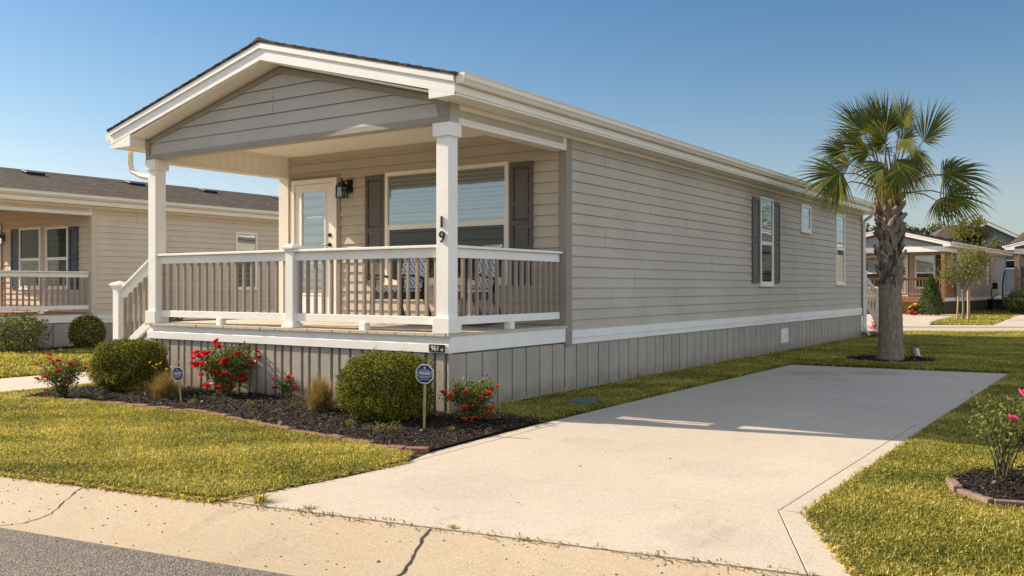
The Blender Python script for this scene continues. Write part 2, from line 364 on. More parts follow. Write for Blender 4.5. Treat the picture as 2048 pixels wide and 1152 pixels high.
_font = {}
def text(name, body, size, mat, parent, origin, right, up, depth=.004, align='CENTER', sx=1., **props):
    c = bpy.data.curves.new('t', 'FONT'); c.body = body; c.size = size; c.align_x = align; c.align_y = 'CENTER'; c.extrude = depth / 2; c.offset = props.pop('offset', 0)
    t = bpy.data.objects.new('t', c); COL.objects.link(t)
    bpy.context.view_layer.update()
    me = bpy.data.meshes.new_from_object(t.evaluated_get(bpy.context.evaluated_depsgraph_get()))
    bpy.data.objects.remove(t); bpy.data.curves.remove(c)
    r = Vector(right).normalized(); u = Vector(up).normalized(); n = r.cross(u)
    mt = Matrix(((r.x * sx, u.x, n.x, origin[0]), (r.y * sx, u.y, n.y, origin[1]), (r.z * sx, u.z, n.z, origin[2]), (0, 0, 0, 1)))
    me.transform(mt); me.name = name; me.materials.clear(); me.materials.append(M[mat])
    o = bpy.data.objects.new(name, me); COL.objects.link(o); o.parent = parent
    for k, v in props.items(): o[k] = v
    return o

# leaves: n diamonds at pts with random orientation
def leaf_arrays(pts, length, width, up=.3, droop=0., outward=None, tlo=0., thi=1., fold=.15):
    n = len(pts)
    d = rng.normal(size=(n, 3)); d[:, 2] += up
    if outward is not None: d = d * .7 + outward * 1.2
    d /= np.linalg.norm(d, axis=1)[:, None]
    r = rng.normal(size=(n, 3)); s = np.cross(d, r); s /= np.linalg.norm(s, axis=1)[:, None]
    nn = np.cross(d, s)
    L = length * rng.uniform(.7, 1.3, n)[:, None]; W = width * rng.uniform(.7, 1.3, n)[:, None]
    a = pts; b = pts + d * L * .5 + s * W * .5 + nn * W * fold; c = pts + d * L - nn * L * droop; e = pts + d * L * .5 - s * W * .5 + nn * W * fold
    v = np.stack([a, b, c, e], 1).reshape(-1, 3)
    i = np.arange(n)[:, None] * 4
    f = np.concatenate([i + [0, 1, 2], i + [0, 2, 3]], 0)
    t = rng.uniform(tlo, thi, n); return v, f, np.concatenate([t, t])

# ------------------------------------------------------------------ camera, sun, sky
cam = bpy.data.cameras.new('camera'); co = bpy.data.objects.new('camera', cam); COL.objects.link(co); S.camera = co
YAW = .5965; F0 = 1832.07; CAM = Vector((6.0457, -7.7011, 1.37))
co.location = CAM; co.rotation_euler = (radians(90), 0, YAW)
cam.sensor_width = 36; cam.lens = F0 / 2048 * 36; cam.shift_y = -2.24 / 2048; cam.clip_end = 3000; cam.clip_start = .05
CR = np.array([cos(YAW), sin(YAW), 0]); CF = np.array([-sin(YAW), cos(YAW), 0])

EL = radians(31.5); AZ = atan2(-.212, -1.)
sdir = Vector((cos(AZ) * cos(EL), sin(AZ) * cos(EL), sin(EL)))
sun = bpy.data.lights.new('sun', 'SUN'); so = bpy.data.objects.new('sun', sun); COL.objects.link(so)
sun.energy = 4.8; sun.angle = radians(.4); sun.color = (1, .84, .62)
so.rotation_euler = sdir.to_track_quat('Z', 'Y').to_euler(); so.location = (-20, -5, 20)
FILL_GLOW = 1.22  # strength of the unseen sky glow added as fill for shaded walls
W = bpy.data.worlds.new('World'); S.world = W; W.use_nodes = True
nt = W.node_tree; bg = nt.nodes['Background']
sky = nt.nodes.new('ShaderNodeTexSky'); sky.sky_type = 'NISHITA'; sky.sun_disc = False
sky.sun_elevation = EL; sky.sun_rotation = pi / 2 - AZ
sky.air_density = 1.0; sky.dust_density = .6; sky.ozone_density = 1.0; sky.altitude = 0
# blue band above the horizon; upper sky brightened and warmed to lift the shade
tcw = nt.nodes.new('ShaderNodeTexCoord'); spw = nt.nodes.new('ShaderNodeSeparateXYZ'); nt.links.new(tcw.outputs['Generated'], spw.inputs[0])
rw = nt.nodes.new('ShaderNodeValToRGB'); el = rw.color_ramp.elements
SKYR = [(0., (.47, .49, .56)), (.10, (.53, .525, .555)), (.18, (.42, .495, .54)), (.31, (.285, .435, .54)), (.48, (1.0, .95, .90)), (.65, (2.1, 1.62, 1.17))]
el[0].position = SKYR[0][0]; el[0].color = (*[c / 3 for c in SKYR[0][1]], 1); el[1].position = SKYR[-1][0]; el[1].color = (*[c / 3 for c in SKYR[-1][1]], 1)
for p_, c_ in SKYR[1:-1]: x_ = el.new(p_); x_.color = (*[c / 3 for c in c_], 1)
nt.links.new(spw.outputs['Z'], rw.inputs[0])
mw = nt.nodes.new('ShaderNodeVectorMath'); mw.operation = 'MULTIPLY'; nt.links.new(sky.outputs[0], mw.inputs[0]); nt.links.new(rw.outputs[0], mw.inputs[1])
# added glow low in the sky behind the viewer, to lighten the shaded walls
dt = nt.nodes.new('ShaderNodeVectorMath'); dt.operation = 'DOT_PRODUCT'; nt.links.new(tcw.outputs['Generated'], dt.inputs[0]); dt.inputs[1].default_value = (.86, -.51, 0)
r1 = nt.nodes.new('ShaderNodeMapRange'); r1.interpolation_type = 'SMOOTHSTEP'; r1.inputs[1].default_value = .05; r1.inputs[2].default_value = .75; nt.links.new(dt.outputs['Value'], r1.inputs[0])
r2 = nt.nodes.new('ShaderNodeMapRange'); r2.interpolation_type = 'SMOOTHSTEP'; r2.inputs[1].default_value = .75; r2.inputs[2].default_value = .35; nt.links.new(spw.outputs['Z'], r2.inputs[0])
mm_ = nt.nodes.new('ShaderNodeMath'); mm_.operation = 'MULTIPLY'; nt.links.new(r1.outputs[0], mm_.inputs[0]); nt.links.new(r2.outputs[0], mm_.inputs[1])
cv = nt.nodes.new('ShaderNodeVectorMath'); cv.operation = 'SCALE'; cv.inputs[0].default_value = (FILL_GLOW * 1., FILL_GLOW * .90, FILL_GLOW * .78); nt.links.new(mm_.outputs[0], cv.inputs['Scale'])
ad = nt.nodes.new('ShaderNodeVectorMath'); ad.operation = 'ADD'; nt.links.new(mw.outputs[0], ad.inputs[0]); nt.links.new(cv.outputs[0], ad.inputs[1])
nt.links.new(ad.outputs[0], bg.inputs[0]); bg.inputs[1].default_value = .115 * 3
S.view_settings.view_transform = 'Standard'; S.view_settings.look = 'None'; S.view_settings.exposure = .9; S.view_settings.gamma = 1
# ------------------------------------------------------------------ houses
class Fr:
    """wall frame: origin (2d), u along the wall, n out of it"""
    def __init__(s, o, u, n): s.o = o; s.u = u; s.n = n
    def p(s, u, n, z): return (s.o[0] + s.u[0] * u + s.n[0] * n, s.o[1] + s.u[1] * u + s.n[1] * n, z)
    def box(s, mb, u0, u1, n0, n1, z0, z1):
        a = s.p(u0, n0, z0); b = s.p(u1, n1, z1); mb.box(a[0], b[0], a[1], b[1], z0, z1)

def siding(mb, fr, z0, z1, expo, rng_fn, seams=None, holes=(), out=.019, seed=1):
    """lapped boards: each course leans out at its foot; a course pair shares its butt joints"""
    r = random.Random(seed); n = int(math.ceil((z1 - z0) / expo - 1e-6)); joints = []
    for k in range(n):
        a = z0 + k * expo; b = min(z1, a + expo)
        ua0, ua1 = rng_fn(a); ub0, ub1 = rng_fn(b)
        if ua1 - ua0 < .02: continue
        if k % 2 == 0 or not joints:
            joints = []
            if seams:
                x = ua0 + r.uniform(.3, 1.) * seams
                while x < ua1 - .35: joints.append(x); x += seams * r.uniform(.75, 1.35)
        cuts = [None] + joints + [None]
        for i in range(len(cuts) - 1):
            g = .003
            l0 = ua0 if cuts[i] is None else cuts[i] + g; l1 = ua1 if cuts[i + 1] is None else cuts[i + 1] - g
            t0 = ub0 if cuts[i] is None else cuts[i] + g; t1 = ub1 if cuts[i + 1] is None else cuts[i + 1] - g
            o = out + (.0035 if (i + k // 2) % 2 else 0) + r.uniform(-.0015, .0015)
            bb = b - r.uniform(.0075, .0105) if b - a > .05 else b
            A = fr.p(l0, o, a); B = fr.p(l1, o, a); C = fr.p(max(t1, t0), .004, bb); D = fr.p(t0, .004, bb)
            C2 = fr.p(max(t1, t0), -.001, bb); D2 = fr.p(t0, -.001, bb); mb.add([D, C, C2, D2], [(0, 1, 2, 3)])
            a2 = fr.p(l0, 0, a); b2 = fr.p(l1, 0, a)
            mb.add([A, B, C, D], [(0, 1, 2, 3)]); mb.add([a2, b2, B, A], [(0, 1, 2, 3)])
            if cuts[i + 1] is not None:
                mb.add([B, b2, C], [(0, 1, 2)])
            if cuts[i] is not None:
                mb.add([a2, A, D], [(0, 1, 2)])

def window(par, fr, u0, u1, z0, z1, mid=None, mull=None, fw=.05, blinds=(True, True), mat='white', upglass='glass', dep=.06, blindmat='blind'):
    m = MB()
    fr.box(m, u0, u1, .0, dep, z0, z0 + fw); fr.box(m, u0, u1, .0, dep, z1 - fw, z1)
    fr.box(m, u0, u0 + fw, .0, dep, z0 + fw, z1 - fw); fr.box(m, u1 - fw, u1, .0, dep, z0 + fw, z1 - fw)
    fr.box(m, u0 - .02, u1 + .02, dep - .03, dep + .012, z0 - .025, z0 - .001)
    cols = [(u0 + fw, u1 - fw)]
    if mull:
        fr.box(m, mull - .045, mull + .045, 0, dep - .002, z0 + fw, z1 - fw); cols = [(u0 + fw, mull - .045), (mull + .045, u1 - fw)]
    sh = []
    for a, b in cols:
        if mid:
            fr.box(m, a, b, .01, dep - .006, mid - .035, mid + .035)
            fr.box(m, a, a + .022, .01, dep - .014, z0 + fw, mid - .035); fr.box(m, b - .022, b, .01, dep - .014, z0 + fw, mid - .035)
            fr.box(m, a + .022, b - .022, .01, dep - .014, z0 + fw, z0 + fw + .025)
            sh += [(a, b, mid + .035, z1 - fw, 1), (a + .022, b - .022, z0 + fw + .025, mid - .035, 0)]
        else: sh.append((a, b, z0 + fw, z1 - fw, 1))
    w = m.build('window', mat, par, bevel=.003)
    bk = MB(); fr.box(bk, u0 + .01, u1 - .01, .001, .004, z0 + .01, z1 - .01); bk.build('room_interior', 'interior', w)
    for a, b, c, d, up in sh:
        g = MB(); A = fr.p(a, dep - .022, c); B = fr.p(b, dep - .022, c); C = fr.p(b, dep - .022, d); D = fr.p(a, dep - .022, d)
        g.quad(A, B, C, D); g.build('pane', upglass if up else 'glassdark', w)
        if blinds[0 if up else 1]:
            bl = MB(); z = d - .016
            while z > c + .01:
                fr.box(bl, a + .008, b - .008, .008, .026, z - .0015, z + .017 if up else z + .005); z -= .058
            bl.build('blind', blindmat, w)
    return w

def shutter(par, fr, u0, u1, z0, z1, mat, split=.52):
    m = MB(); s = .055; zm = z0 + (z1 - z0) * split
    fr.box(m, u0, u1, .016, .022, z0, z1)
    fr.box(m, u0, u0 + s, .022, .045, z0, z1); fr.box(m, u1 - s, u1, .022, .045, z0, z1)
    for a, b in ((z0, z0 + .07), (zm - .035, zm + .035), (z1 - .07, z1)): fr.box(m, u0 + s, u1 - s, .022, .044, a, b)
    for a, b in ((z0 + .07, zm - .035), (zm + .035, z1 - .07)):
        fr.box(m, u0 + s + .02, u1 - s - .02, .022, .036, a + .02, b - .02)
    return m.build('shutter', mat, par, bevel=.004)

def railing(par, p0, p1, zb, zt, nb, mat='white', bmat='baluster', capw=.14, block=True, bs=.034, bh=.09, th=.105):
    p0 = Vector((*p0, 0)); p1 = Vector((*p1, 0)); d = (p1 - p0).normalized(); s = Vector((-d.y, d.x, 0)); up = Vector((0, 0, 1))
    m = MB()
    def seg(mb, a, b, w, z0, z1): mb.obox((a + b) / 2 + up * (z0 + z1) / 2, d, s, up, (b - a).length, w, z1 - z0)
    seg(m, p0, p1, capw, zt - .03, zt); seg(m, p0, p1, .042, zt - .03 - th, zt - .032)
    r = m.build('railing', mat, par, bevel=.004)
    b = MB(); seg(b, p0, p1, .05, zb, zb + bh); b.build('bottom_rail', mat, r, bevel=.004)
    first = None
    for i in range(nb):
        q = p0 + (p1 - p0) * ((i + .5) / nb)
        if first is None:
            k = MB(); k.obox((0, 0, (zb + bh + zt - .03 - .03) / 2), d, s, up, bs, bs, (zt - .06) - (zb + bh)); first = k.build('baluster', bmat, r); first.location = q
        else:
            c = first.copy(); COL.objects.link(c); c.parent = r; c.location = q
    if block:
        q = (p0 + p1) / 2; k = MB(); k.obox(q + up * (.87 + zb) / 2, d, s, up, .09, .09, zb - .87 - .002); k.build('support_block', mat, r, bevel=.003)
    return r

def post(par, x0, x1, y0, y1, z0, z1, mat='white', base=True, cap=True):
    m = MB(); m.box(x0, x1, y0, y1, z0, z1); o = m.build('post', mat, par, bevel=.004)
    e = .03
    if base: MB().box(x0 - e, x1 + e, y0 - e, y1 + e, z0, z0 + .165).build('post_base', mat, o, bevel=.004)
    if cap: MB().box(x0 - e, x1 + e, y0 - e, y1 + e, z1 - .15, z1 - .002).build('post_cap', mat, o, bevel=.004)
    return o

def newel(par, cx, cy, z0, z1, w=.13, mat='white'):
    h = w / 2; m = MB(); m.box(cx - h, cx + h, cy - h, cy + h, z0, z1); o = m.build('newel_post', mat, par, bevel=.004)
    c = MB(); e = h + .035
    c.box(cx - h - .012, cx + h + .012, cy - h - .012, cy + h + .012, z1 - .035, z1)
    c.box(cx - e, cx + e, cy - e, cy + e, z1, z1 + .03)
    t = [(cx - e, cy - e, z1 + .03), (cx + e, cy - e, z1 + .03), (cx + e, cy + e, z1 + .03), (cx - e, cy + e, z1 + .03), (cx, cy, z1 + .075)]
    c.add(t, [(0, 1, 4), (1, 2, 4), (2, 3, 4), (3, 0, 4)]); c.build('post_cap', mat, o, bevel=.003)
    b = MB(); b.box(cx - e, cx + e, cy - e, cy + e, z0, z0 + .03); b.box(cx - h - .018, cx + h + .018, cy - h - .018, cy + h + .018, z0 + .03, z0 + .055); b.build('post_base', mat, o, bevel=.003)
    return o

def lantern(par, fr, u, z, glow=False):
    """black wall lantern: back plate, arm, peaked roof, caged glass body, finial"""
    m = MB()
    fr.box(m, u + .02, u + .12, .016, .04, z + .04, z + .24)
    c = fr.p(u, .13, 0); cx, cy = c[0], c[1]
    m.tube([fr.p(u + .07, .03, z + .17), fr.p(u + .06, .08, z + .21), fr.p(u + .03, .12, z + .21), fr.p(u, .13, z + .19)], .012, 8)
    h = .062
    for i in (-1, 1):
        for j in (-1, 1): m.box(cx + i * h - .006, cx + i * h + .006, cy + j * h - .006, cy + j * h + .006, z - .03, z + .12)
    m.box(cx - h - .008, cx + h + .008, cy - h - .008, cy + h + .008, z - .04, z - .03); m.box(cx - h - .008, cx + h + .008, cy - h - .008, cy + h + .008, z + .12, z + .13)
    for k, (r0, r1, za, zb) in enumerate(((h + .012, .038, .13, .18), (.038, .022, .18, .20))):
        vs = [(cx + i * r0, cy + j * r0, z + za) for i, j in ((-1, -1), (1, -1), (1, 1), (-1, 1))] + [(cx + i * r1, cy + j * r1, z + zb) for i, j in ((-1, -1), (1, -1), (1, 1), (-1, 1))]
        m.add(vs, [(0, 1, 5, 4), (1, 2, 6, 5), (2, 3, 7, 6), (3, 0, 4, 7), (4, 5, 6, 7), (3, 2, 1, 0)])
    m.tube([(cx, cy, z + .20), (cx, cy, z + .225), (cx, cy, z + .235), (cx, cy, z + .27)], [.008, .012, .016, .002], 8)
    o = m.build('wall_lantern', 'black', par)
    g = MB()
    for i, j in ((0, -1), (1, 0), (0, 1), (-1, 0)):
        a = (cx + i * h * .9 + j * h * .88, cy + j * h * .9 - i * h * .88); b = (cx + i * h * .9 - j * h * .88, cy + j * h * .9 + i * h * .88)
        g.quad((*a, z - .028), (*b, z - .028), (*b, z + .118), (*a, z + .118))
    g.build('lantern_glass', 'lampglass', o)
    b = MB(); b.tube([(cx - .02, cy, z - .03), (cx - .02, cy, z + .05)], [.010, .008], 8); b.tube([(cx + .02, cy, z - .03), (cx + .02, cy, z + .05)], [.010, .008], 8); b.build('candle_bulbs', 'white', o)
    return o

def build_house(name, label, loc, rz=0, st=None, group=None):
    st = st or {}
    g = lambda k, d: st.get(k, d)
    Wd = g('W', 5.33); PD = g('PD', 2.46); L = g('L', 18.)
    side = g('siding', 'siding'); skirt = g('skirt', 'skirt'); trim = g('trim', 'trim_taupe'); white = g('white', 'white'); cream = g('cream', 'cream')
    postm = g('post', 'white'); railm = g('rail', 'white'); balm = g('bal', 'baluster'); det = g('detail', 2)
    H = thing(name, label, 'house', loc, rz, group)
    F = Fr((0, PD), (1, 0), (0, -1)); R = Fr((-.02, 0), (0, 1), (1, 0)); G = Fr((0, 0), (1, 0), (0, -1))
    OX = .31; FO = .30; XP = -Wd / 2 + .03; ZE = 3.53; SL = .262
    LX = -Wd - .40
    roofz = lambda x: ZE + (OX - x) * SL if x > XP else ZE + (OX - XP) * SL - (XP - x) * ((OX - XP) * SL) / (XP - LX)
    ZP = roofz(XP)
    expo = .1397
    # walls
    m = MB(); m.box(-Wd - .04, -.022, PD + .002, L - .02, .60, 3.38)
    siding(m, Fr((-.022, PD + .11), (0, 1), (1, 0)), .80, 3.38, expo, lambda z: (0, L - PD - .22), g('seams', 2.9), seed=g('seed', 5))
    m.build('wall', side, H)
    m = MB(); siding(m, F, .88, 3.44, .143, lambda z: (-Wd + .16, -.10), None, out=.022); m.box(-Wd - .04, -.03, PD + .001, PD + .05, .80, 3.45)
    m.build('porch_wall', side, H)
    # corner boards
    cb = MB(); cb.box(-.105, .012, PD - .030, PD + .115, .60, 3.36); cb.build('corner_board', g('cornermat', trim), H, bevel=.003)
    cb = MB(); cb.box(-Wd - .06, -Wd + .16, PD - .03, PD + .14, .87, 3.40); cb.build('corner_board', 'cream' if det > 1 else trim, H, bevel=.003)
    cb = MB(); cb.box(-.12, .012, L - .12, L + .012, .60, 3.36); cb.build('corner_board', trim, H, bevel=.003)
    if det > 1: MB().box(-Wd + .16, -.106, PD - .03, PD - .001, 3.36, 3.438).build('frieze_board', side, H)
    # floor band along the side, skirting below
    m = MB(); m.box(-.02, .012, PD + .12, L - .1, .626, .70); m.box(-.02, .022, PD + .12, L - .1, .70, .715); m.box(-.02, .016, PD + .12, L - .1, .716, .805)
    m.build('floor_band', white, H, bevel=.003)
    m = MB(); m.box(-Wd + .05, -.11, .09, L - .1, 0, .66)
    y = .03; sp = g('skirt_sp', .30); r2 = random.Random(3)
    while y < L - .05:
        y2 = min(y + sp, L - .02); m.box(-.055, -.012 - r2.uniform(0, .004), y + .011, y2 - .011, .012, .64); y = y2
    m.build('skirting', skirt, H)
    MB().box(-.05, .004, .04, L, 0, .035).build('skirting_foot', 'palecurb', H)
    m = MB(); x = -Wd + .01; k = 0
    while x < -.03:
        w = (.15, .085, .12)[k % 3] * r2.uniform(.92, 1.08); x2 = min(x + w, -.012); m.box(x, x2, .028, .092, .015, .665); x = x2 + .042; k += 1
    m.build('front_skirting', skirt, H, bevel=.004)
    # porch band with sloped ledge
    m = MB(); pr = [(-.0, .66), (-.0, .750), (.035, .776), (.035, .838), (.06, .838), (.06, .66)]
    m.add([(-Wd, a, b) for a, b in pr] + [(0, a, b) for a, b in pr], [(0, 1, 2, 3, 4, 5), (11, 10, 9, 8, 7, 6)] + [(i, 6 + i, 6 + (i + 1) % 6, (i + 1) % 6) for i in range(6)])
    m.box(-.06, -.001, .061, PD - .02, .66, .838); m.box(-Wd, -Wd + .06, .061, PD, .66, .838)
    m.build('porch_band', white, H)
    # deck boards
    m = MB(); x = -Wd - .02
    while x < .0:
        x2 = min(x + .14, .022); m.box(x, x2 - .008, -.022 + r2.uniform(-.004, .004), PD, .840, .870 - r2.uniform(0, .0015)); x += .14
    m.build('porch_floor', g('deck', 'deck'), H)
    # posts
    pc = g('postcap', True)
    pr_ = post(H, -.185, -.02, .02, .185, .872, 3.14, postm, pc, pc); pl_ = post(H, -Wd + .0, -Wd + .165, .02, .185, .872, 3.14, postm, pc, pc)
    # beams and gable
    m = MB(); m.box(-Wd, -.0, .012, .17, 3.14, 3.44)
    m.prism([(-Wd, .02, 3.44), (0, .02, 3.44), (0, .02, roofz(0) - .22), (XP, .02, ZP - .22), (-Wd, .02, roofz(-Wd) - .22)], (0, .12, 0))
    def gr(z):
        lo = -Wd + .09; hi = -.13
        zz = z + .30
        if zz > roofz(hi): hi = OX - (zz - ZE) / SL
        if zz > roofz(lo): lo = XP - (ZP - zz) / ((ZP - ZE) / (XP - LX))
        return (lo, max(hi, lo))
    gm = g('gable', 'gablesiding')
    siding(m, Fr((0, .012), (1, 0), (0, -1)), 3.20, ZP - .30, .157, gr, 2.6 if det > 1 else None, seed=2, out=.017)
    m.build('gable', gm, H)
    m = MB(); m.box(-Wd - .004, 0.008, -.016, .014, 3.135, 3.198)
    m.box(-.125, .010, -.018, .016, 3.199, 3.42); m.box(-Wd - .006, -Wd + .075, -.018, .016, 3.199, 3.40)
    for (xa, xb) in ((-.03, XP), (-Wd + .03, XP)):
        za, zb = roofz(xa) - .235, roofz(xb) - .235
        m.prism([(xa, -.008, za), (xb, -.008, zb), (xb, -.008, zb - .07), (xa, -.008, za - .07)], (0, .018, 0))
    m.build('gable_trim', g('beamtrim', trim), H)
    if g('whitebeam', False):
        MB().box(-Wd - .02, .02, -.035, -.019, 3.10, 3.36).build('porch_beam', white, H)
        MB().box(.012, .03, -.018, PD + .1, 3.10, 3.36).build('porch_beam', white, H)
    sb = MB(); sb.box(-.16, -.012, .171, PD - .018, 3.142, 3.43)
    siding(sb, Fr((-.014, .175), (0, 1), (1, 0)), 3.20, 3.37, .17, lambda z: (0, PD - .20), None, out=.010)
    sb.build('side_beam', side, H)
    m = MB(); m.box(-.165, .010, .172, PD - .018, 3.125, 3.165); m.box(-.012, .014, .172, PD - .02, 3.165, 3.198); m.box(-.012, .012, PD - .09, PD - .02, 3.199, 3.34)
    m.build('beam_trim', 'cream' if det > 1 else white, H, bevel=.003)
    m = MB(); m.box(-Wd, -Wd + .15, .171, PD - .02, 3.10, 3.43)
    y = .2
    while y < PD - .1: m.box(-Wd + .15, -Wd + .156, y, y + .145, 3.135, 3.40); y += .15
    m.box(-Wd + .15, -Wd + .165, .171, PD - .03, 3.10, 3.133); m.box(-Wd + .15, -Wd + .165, .171, PD - .03, 3.402, 3.435)
    m.build('side_beam', 'soffit', H)
    MB().box(-Wd + .15, -.16, .171, PD - .02, 3.436, 3.46).build('porch_ceiling', 'soffit', H)
    if det > 1:
        c = MB(); c.tube([(-2.21, 1.4, 3.437), (-2.21, 1.4, 3.428)], [.09, .085], 24); cl = c.build('ceiling_light', 'white', H)
        c = MB(); c.tube([(-2.21, 1.4, 3.429), (-2.21, 1.4, 3.426)], [.065, .065], 24); c.build('light_lens', 'soffit', cl)
    # soffits and rakes
    m = MB(); ye = L + FO
    m.box(.0, OX - .02, -FO + .03, ye - .03, 3.345, 3.36); m.box(LX + .02, -Wd, -FO + .03, ye - .03, 3.305, 3.32)
    for ya, yb in ((-FO + .03, .019), (L - .02, ye - .03)):
        for xa, xb in ((0.0, XP), (-Wd, XP)):
            m.prism([(xa, ya, roofz(xa) - .215), (xb, ya, ZP - .215), (xb, ya, ZP - .20), (xa, ya, roofz(xa) - .20)], (0, yb - ya, 0))
    m.build('soffit', 'soffit', H)
    for ya in (-FO, ye):
        s_ = 1 if ya < 0 else -1
        m = MB()
        for xe, xb in ((OX, XP + .001), (LX, XP - .001)):
            ze = roofz(xe)
            m.prism([(xe, ya, ze - .185), (xe, ya, ze), (xb, ya, ZP), (xb, ya, ZP - .205)], (0, .03 * s_, 0))
            m.prism([(xe, ya - .022 * s_, ze - .062), (xe, ya - .022 * s_, ze), (xb, ya - .022 * s_, ZP), (xb, ya - .022 * s_, ZP - .068)], (0, .021 * s_, 0))
        # eave returns
        m.prism([(OX, ya + .001 * s_, 3.33), (OX, ya + .001 * s_, 3.36), (-.03, ya + .001 * s_, roofz(-.03) - .19), (-.03, ya + .001 * s_, 3.33)], (0, .026 * s_, 0))
        m.prism([(LX, ya + .001 * s_, 3.29), (LX, ya + .001 * s_, 3.33), (LX + .45, ya + .001 * s_, roofz(LX + .45) - .19), (LX + .45, ya + .001 * s_, 3.29)], (0, .026 * s_, 0))
        m.build('rake_board', white, H)
    m = MB(); m.box(-Wd - .012, -Wd - .002, -FO + .03, -.02, 3.30, roofz(-Wd) - .19); m.build('eave_return', 'soffit', H); m = MB(); m.box(.002, .012, -FO + .03, -.02, 3.34, roofz(0) - .19); m.build('eave_return', 'soffit', H)
    m = MB(); m.box(OX - .022, OX - .001, -FO + .031, ye - .031, 3.335, 3.51); m.box(OX - .001, OX + .014, -FO + .02, ye - .02, 3.36, 3.44)
    m.box(LX + .001, LX + .022, -FO + .031, ye - .031, 3.295, 3.47); m.build('fascia', cream, H)
    MB().box(-.02, .03, .17, L, 3.285, 3.344).build('frieze_board', cream, H, bevel=.003)
    if g('gutter', True):
        kp = [(0, .0), (.0, .105), (.004, .105), (.004, .004), (.062, .004), (.078, .030), (.100, .050), (.104, .085), (.118, .105), (.124, .105), (.110, .080), (.106, .046), (.084, .026), (.066, .0)]
        m = MB(); m.sweep(kp, (OX + .016, -FO + .005, 3.445), (OX + .016, ye - .005, 3.445), (1, 0, 0)); m.box(OX + .018, OX + .12, -FO + .004, -FO + .008, 3.452, 3.548)
        gt = m.build('gutter', cream, H)
        m = MB(); m.sweep([(-a, b) for a, b in kp], (LX - .002, -FO + .005, 3.40), (LX - .002, ye - .005, 3.40), (1, 0, 0)); m.box(LX - .12, LX - .006, -FO + .004, -FO + .008, 3.41, 3.50)
        m.build('gutter', cream, H)
        # downspouts
        def spout(pts):
            d = MB(); d.tube(pts, .045, 4, True, False); return d.build('downspout', g('spout', cream), H, bevel=.006)
        if det: spout([(OX + .07, L - .35, 3.45), (OX + .07, L - .35, 3.36), (OX - .02, L - .30, 3.24), (.085, L - .12, 3.14), (.062, L - .06, 3.02), (.062, L - .06, .42), (.075, L - .08, .30), (.20, L - .30, .16), (.26, L - .40, .12)])
        if det > 1: spout([(LX - .06, .05, 3.40), (LX - .06, .05, 3.12), (LX - .03, .05, 3.02), (-Wd - .20, .06, 2.93), (-Wd - .02, .08, 2.90)])
    # roof
    m = MB(); q = .03
    for xe, s_ in ((OX + .04, 1), (LX - .04, -1)):
        ze = roofz(xe) + .002
        m.prism([(xe, -FO - q, ze), (XP, -FO - q, ZP + .002), (XP, -FO - q, ZP + .030), (xe, -FO - q, ze + .024)], (0, ye + FO + 2 * q, 0))
        # stepped shingle butts seen at the rake
        n = 19
        for i in range(n):
            a = i / n; b = (i + 1) / n; xa = xe + (XP - xe) * a; xb = xe + (XP - xe) * b; za = ze + .024 + (ZP - ze + .006) * a; zb = ze + .024 + (ZP - ze + .006) * b
            m.prism([(xa, -FO - q - .006, za - .004), (xb, -FO - q - .006, zb - .004), (xb, -FO - q - .006, zb + .002), (xa, -FO - q - .006, za + .012)], (0, ye + FO + 2 * q + .012, 0))
    rf = m.build('roof', 'shingle', H)
    m = MB(); m.prism([(XP - .14, 0, ZP + .005), (XP, 0, ZP + .065), (XP + .14, 0, ZP + .005), (XP, 0, ZP + .02)], (0, ye + FO + .07, 0))
    for v in range(len(m.v)): m.v[v] = (m.v[v][0], m.v[v][1] - FO - .035, m.v[v][2])
    m.build('ridge_cap', 'shingle', rf)
    for (vy, vx) in g('roofvents', ()):
        v = MB(); z = roofz(vx); n_ = Vector((SL, 0, 1)).normalized(); t_ = Vector((1, 0, -SL)).normalized()
        v.obox(Vector((vx, vy, z + .07)), t_, (0, 1, 0), n_, .30, .46, .07); v.obox(Vector((vx, vy, z + .04)), t_, (0, 1, 0), n_, .24, .34, .04); v.build('roof_vent', 'black', rf, bevel=.02)
    for (vy, vx, hh) in g('pipes', ()):
        v = MB(); z = roofz(vx); v.tube([(vx, vy, z), (vx, vy, z + .06), (vx, vy, z + .07), (vx, vy, z + hh)], [.09, .05, .035, .035], 12); v.build('vent_pipe', 'black', rf)
    # porch openings
    ds = g('door', (-5.08, -4.08))
    if ds:
        a, b = ds; zt = 3.055
        m = MB(); F.box(m, a, a + .07, .0, .05, .87, zt); F.box(m, b - .07, b, .0, .05, .87, zt); F.box(m, a + .07, b - .07, 0, .05, zt - .07, zt)
        m.build('door_frame', 'cream', H, bevel=.004)
        # outer taupe casing on the siding
        m = MB(); F.box(m, a - .05, a - .001, .0, .030, .872, zt + .05); F.box(m, b + .001, b + .06, .0, .030, .872, zt + .05); F.box(m, a, b, 0, .030, zt + .001, zt + .05); m.build('door_casing', trim, H, bevel=.003)
        m = MB(); A, B = a + .075, b - .075; z0, z1 = .90, zt - .075; gx0, gx1, gz0, gz1 = A + .16, B - .19, 1.27, 2.86
        F.box(m, A, gx0, .0, .03, z0, z1); F.box(m, gx1, B, .0, .03, z0, z1); F.box(m, gx0, gx1, .0, .03, gz1, z1); F.box(m, gx0, gx1, .0, .03, z0, gz0)
        for u0, u1, q0, q1 in ((gx0 - .03, gx1 + .03, gz0 - .03, gz0), (gx0 - .03, gx1 + .03, gz1, gz1 + .03), (gx0 - .03, gx0, gz0, gz1), (gx1, gx1 + .03, gz0, gz1)): F.box(m, u0, u1, .03, .042, q0, q1)
        F.box(m, gx0 - .03, gx1 + .03, .03, .036, .965, 1.21)
        d = m.build('door', 'white', H, bevel=.003)
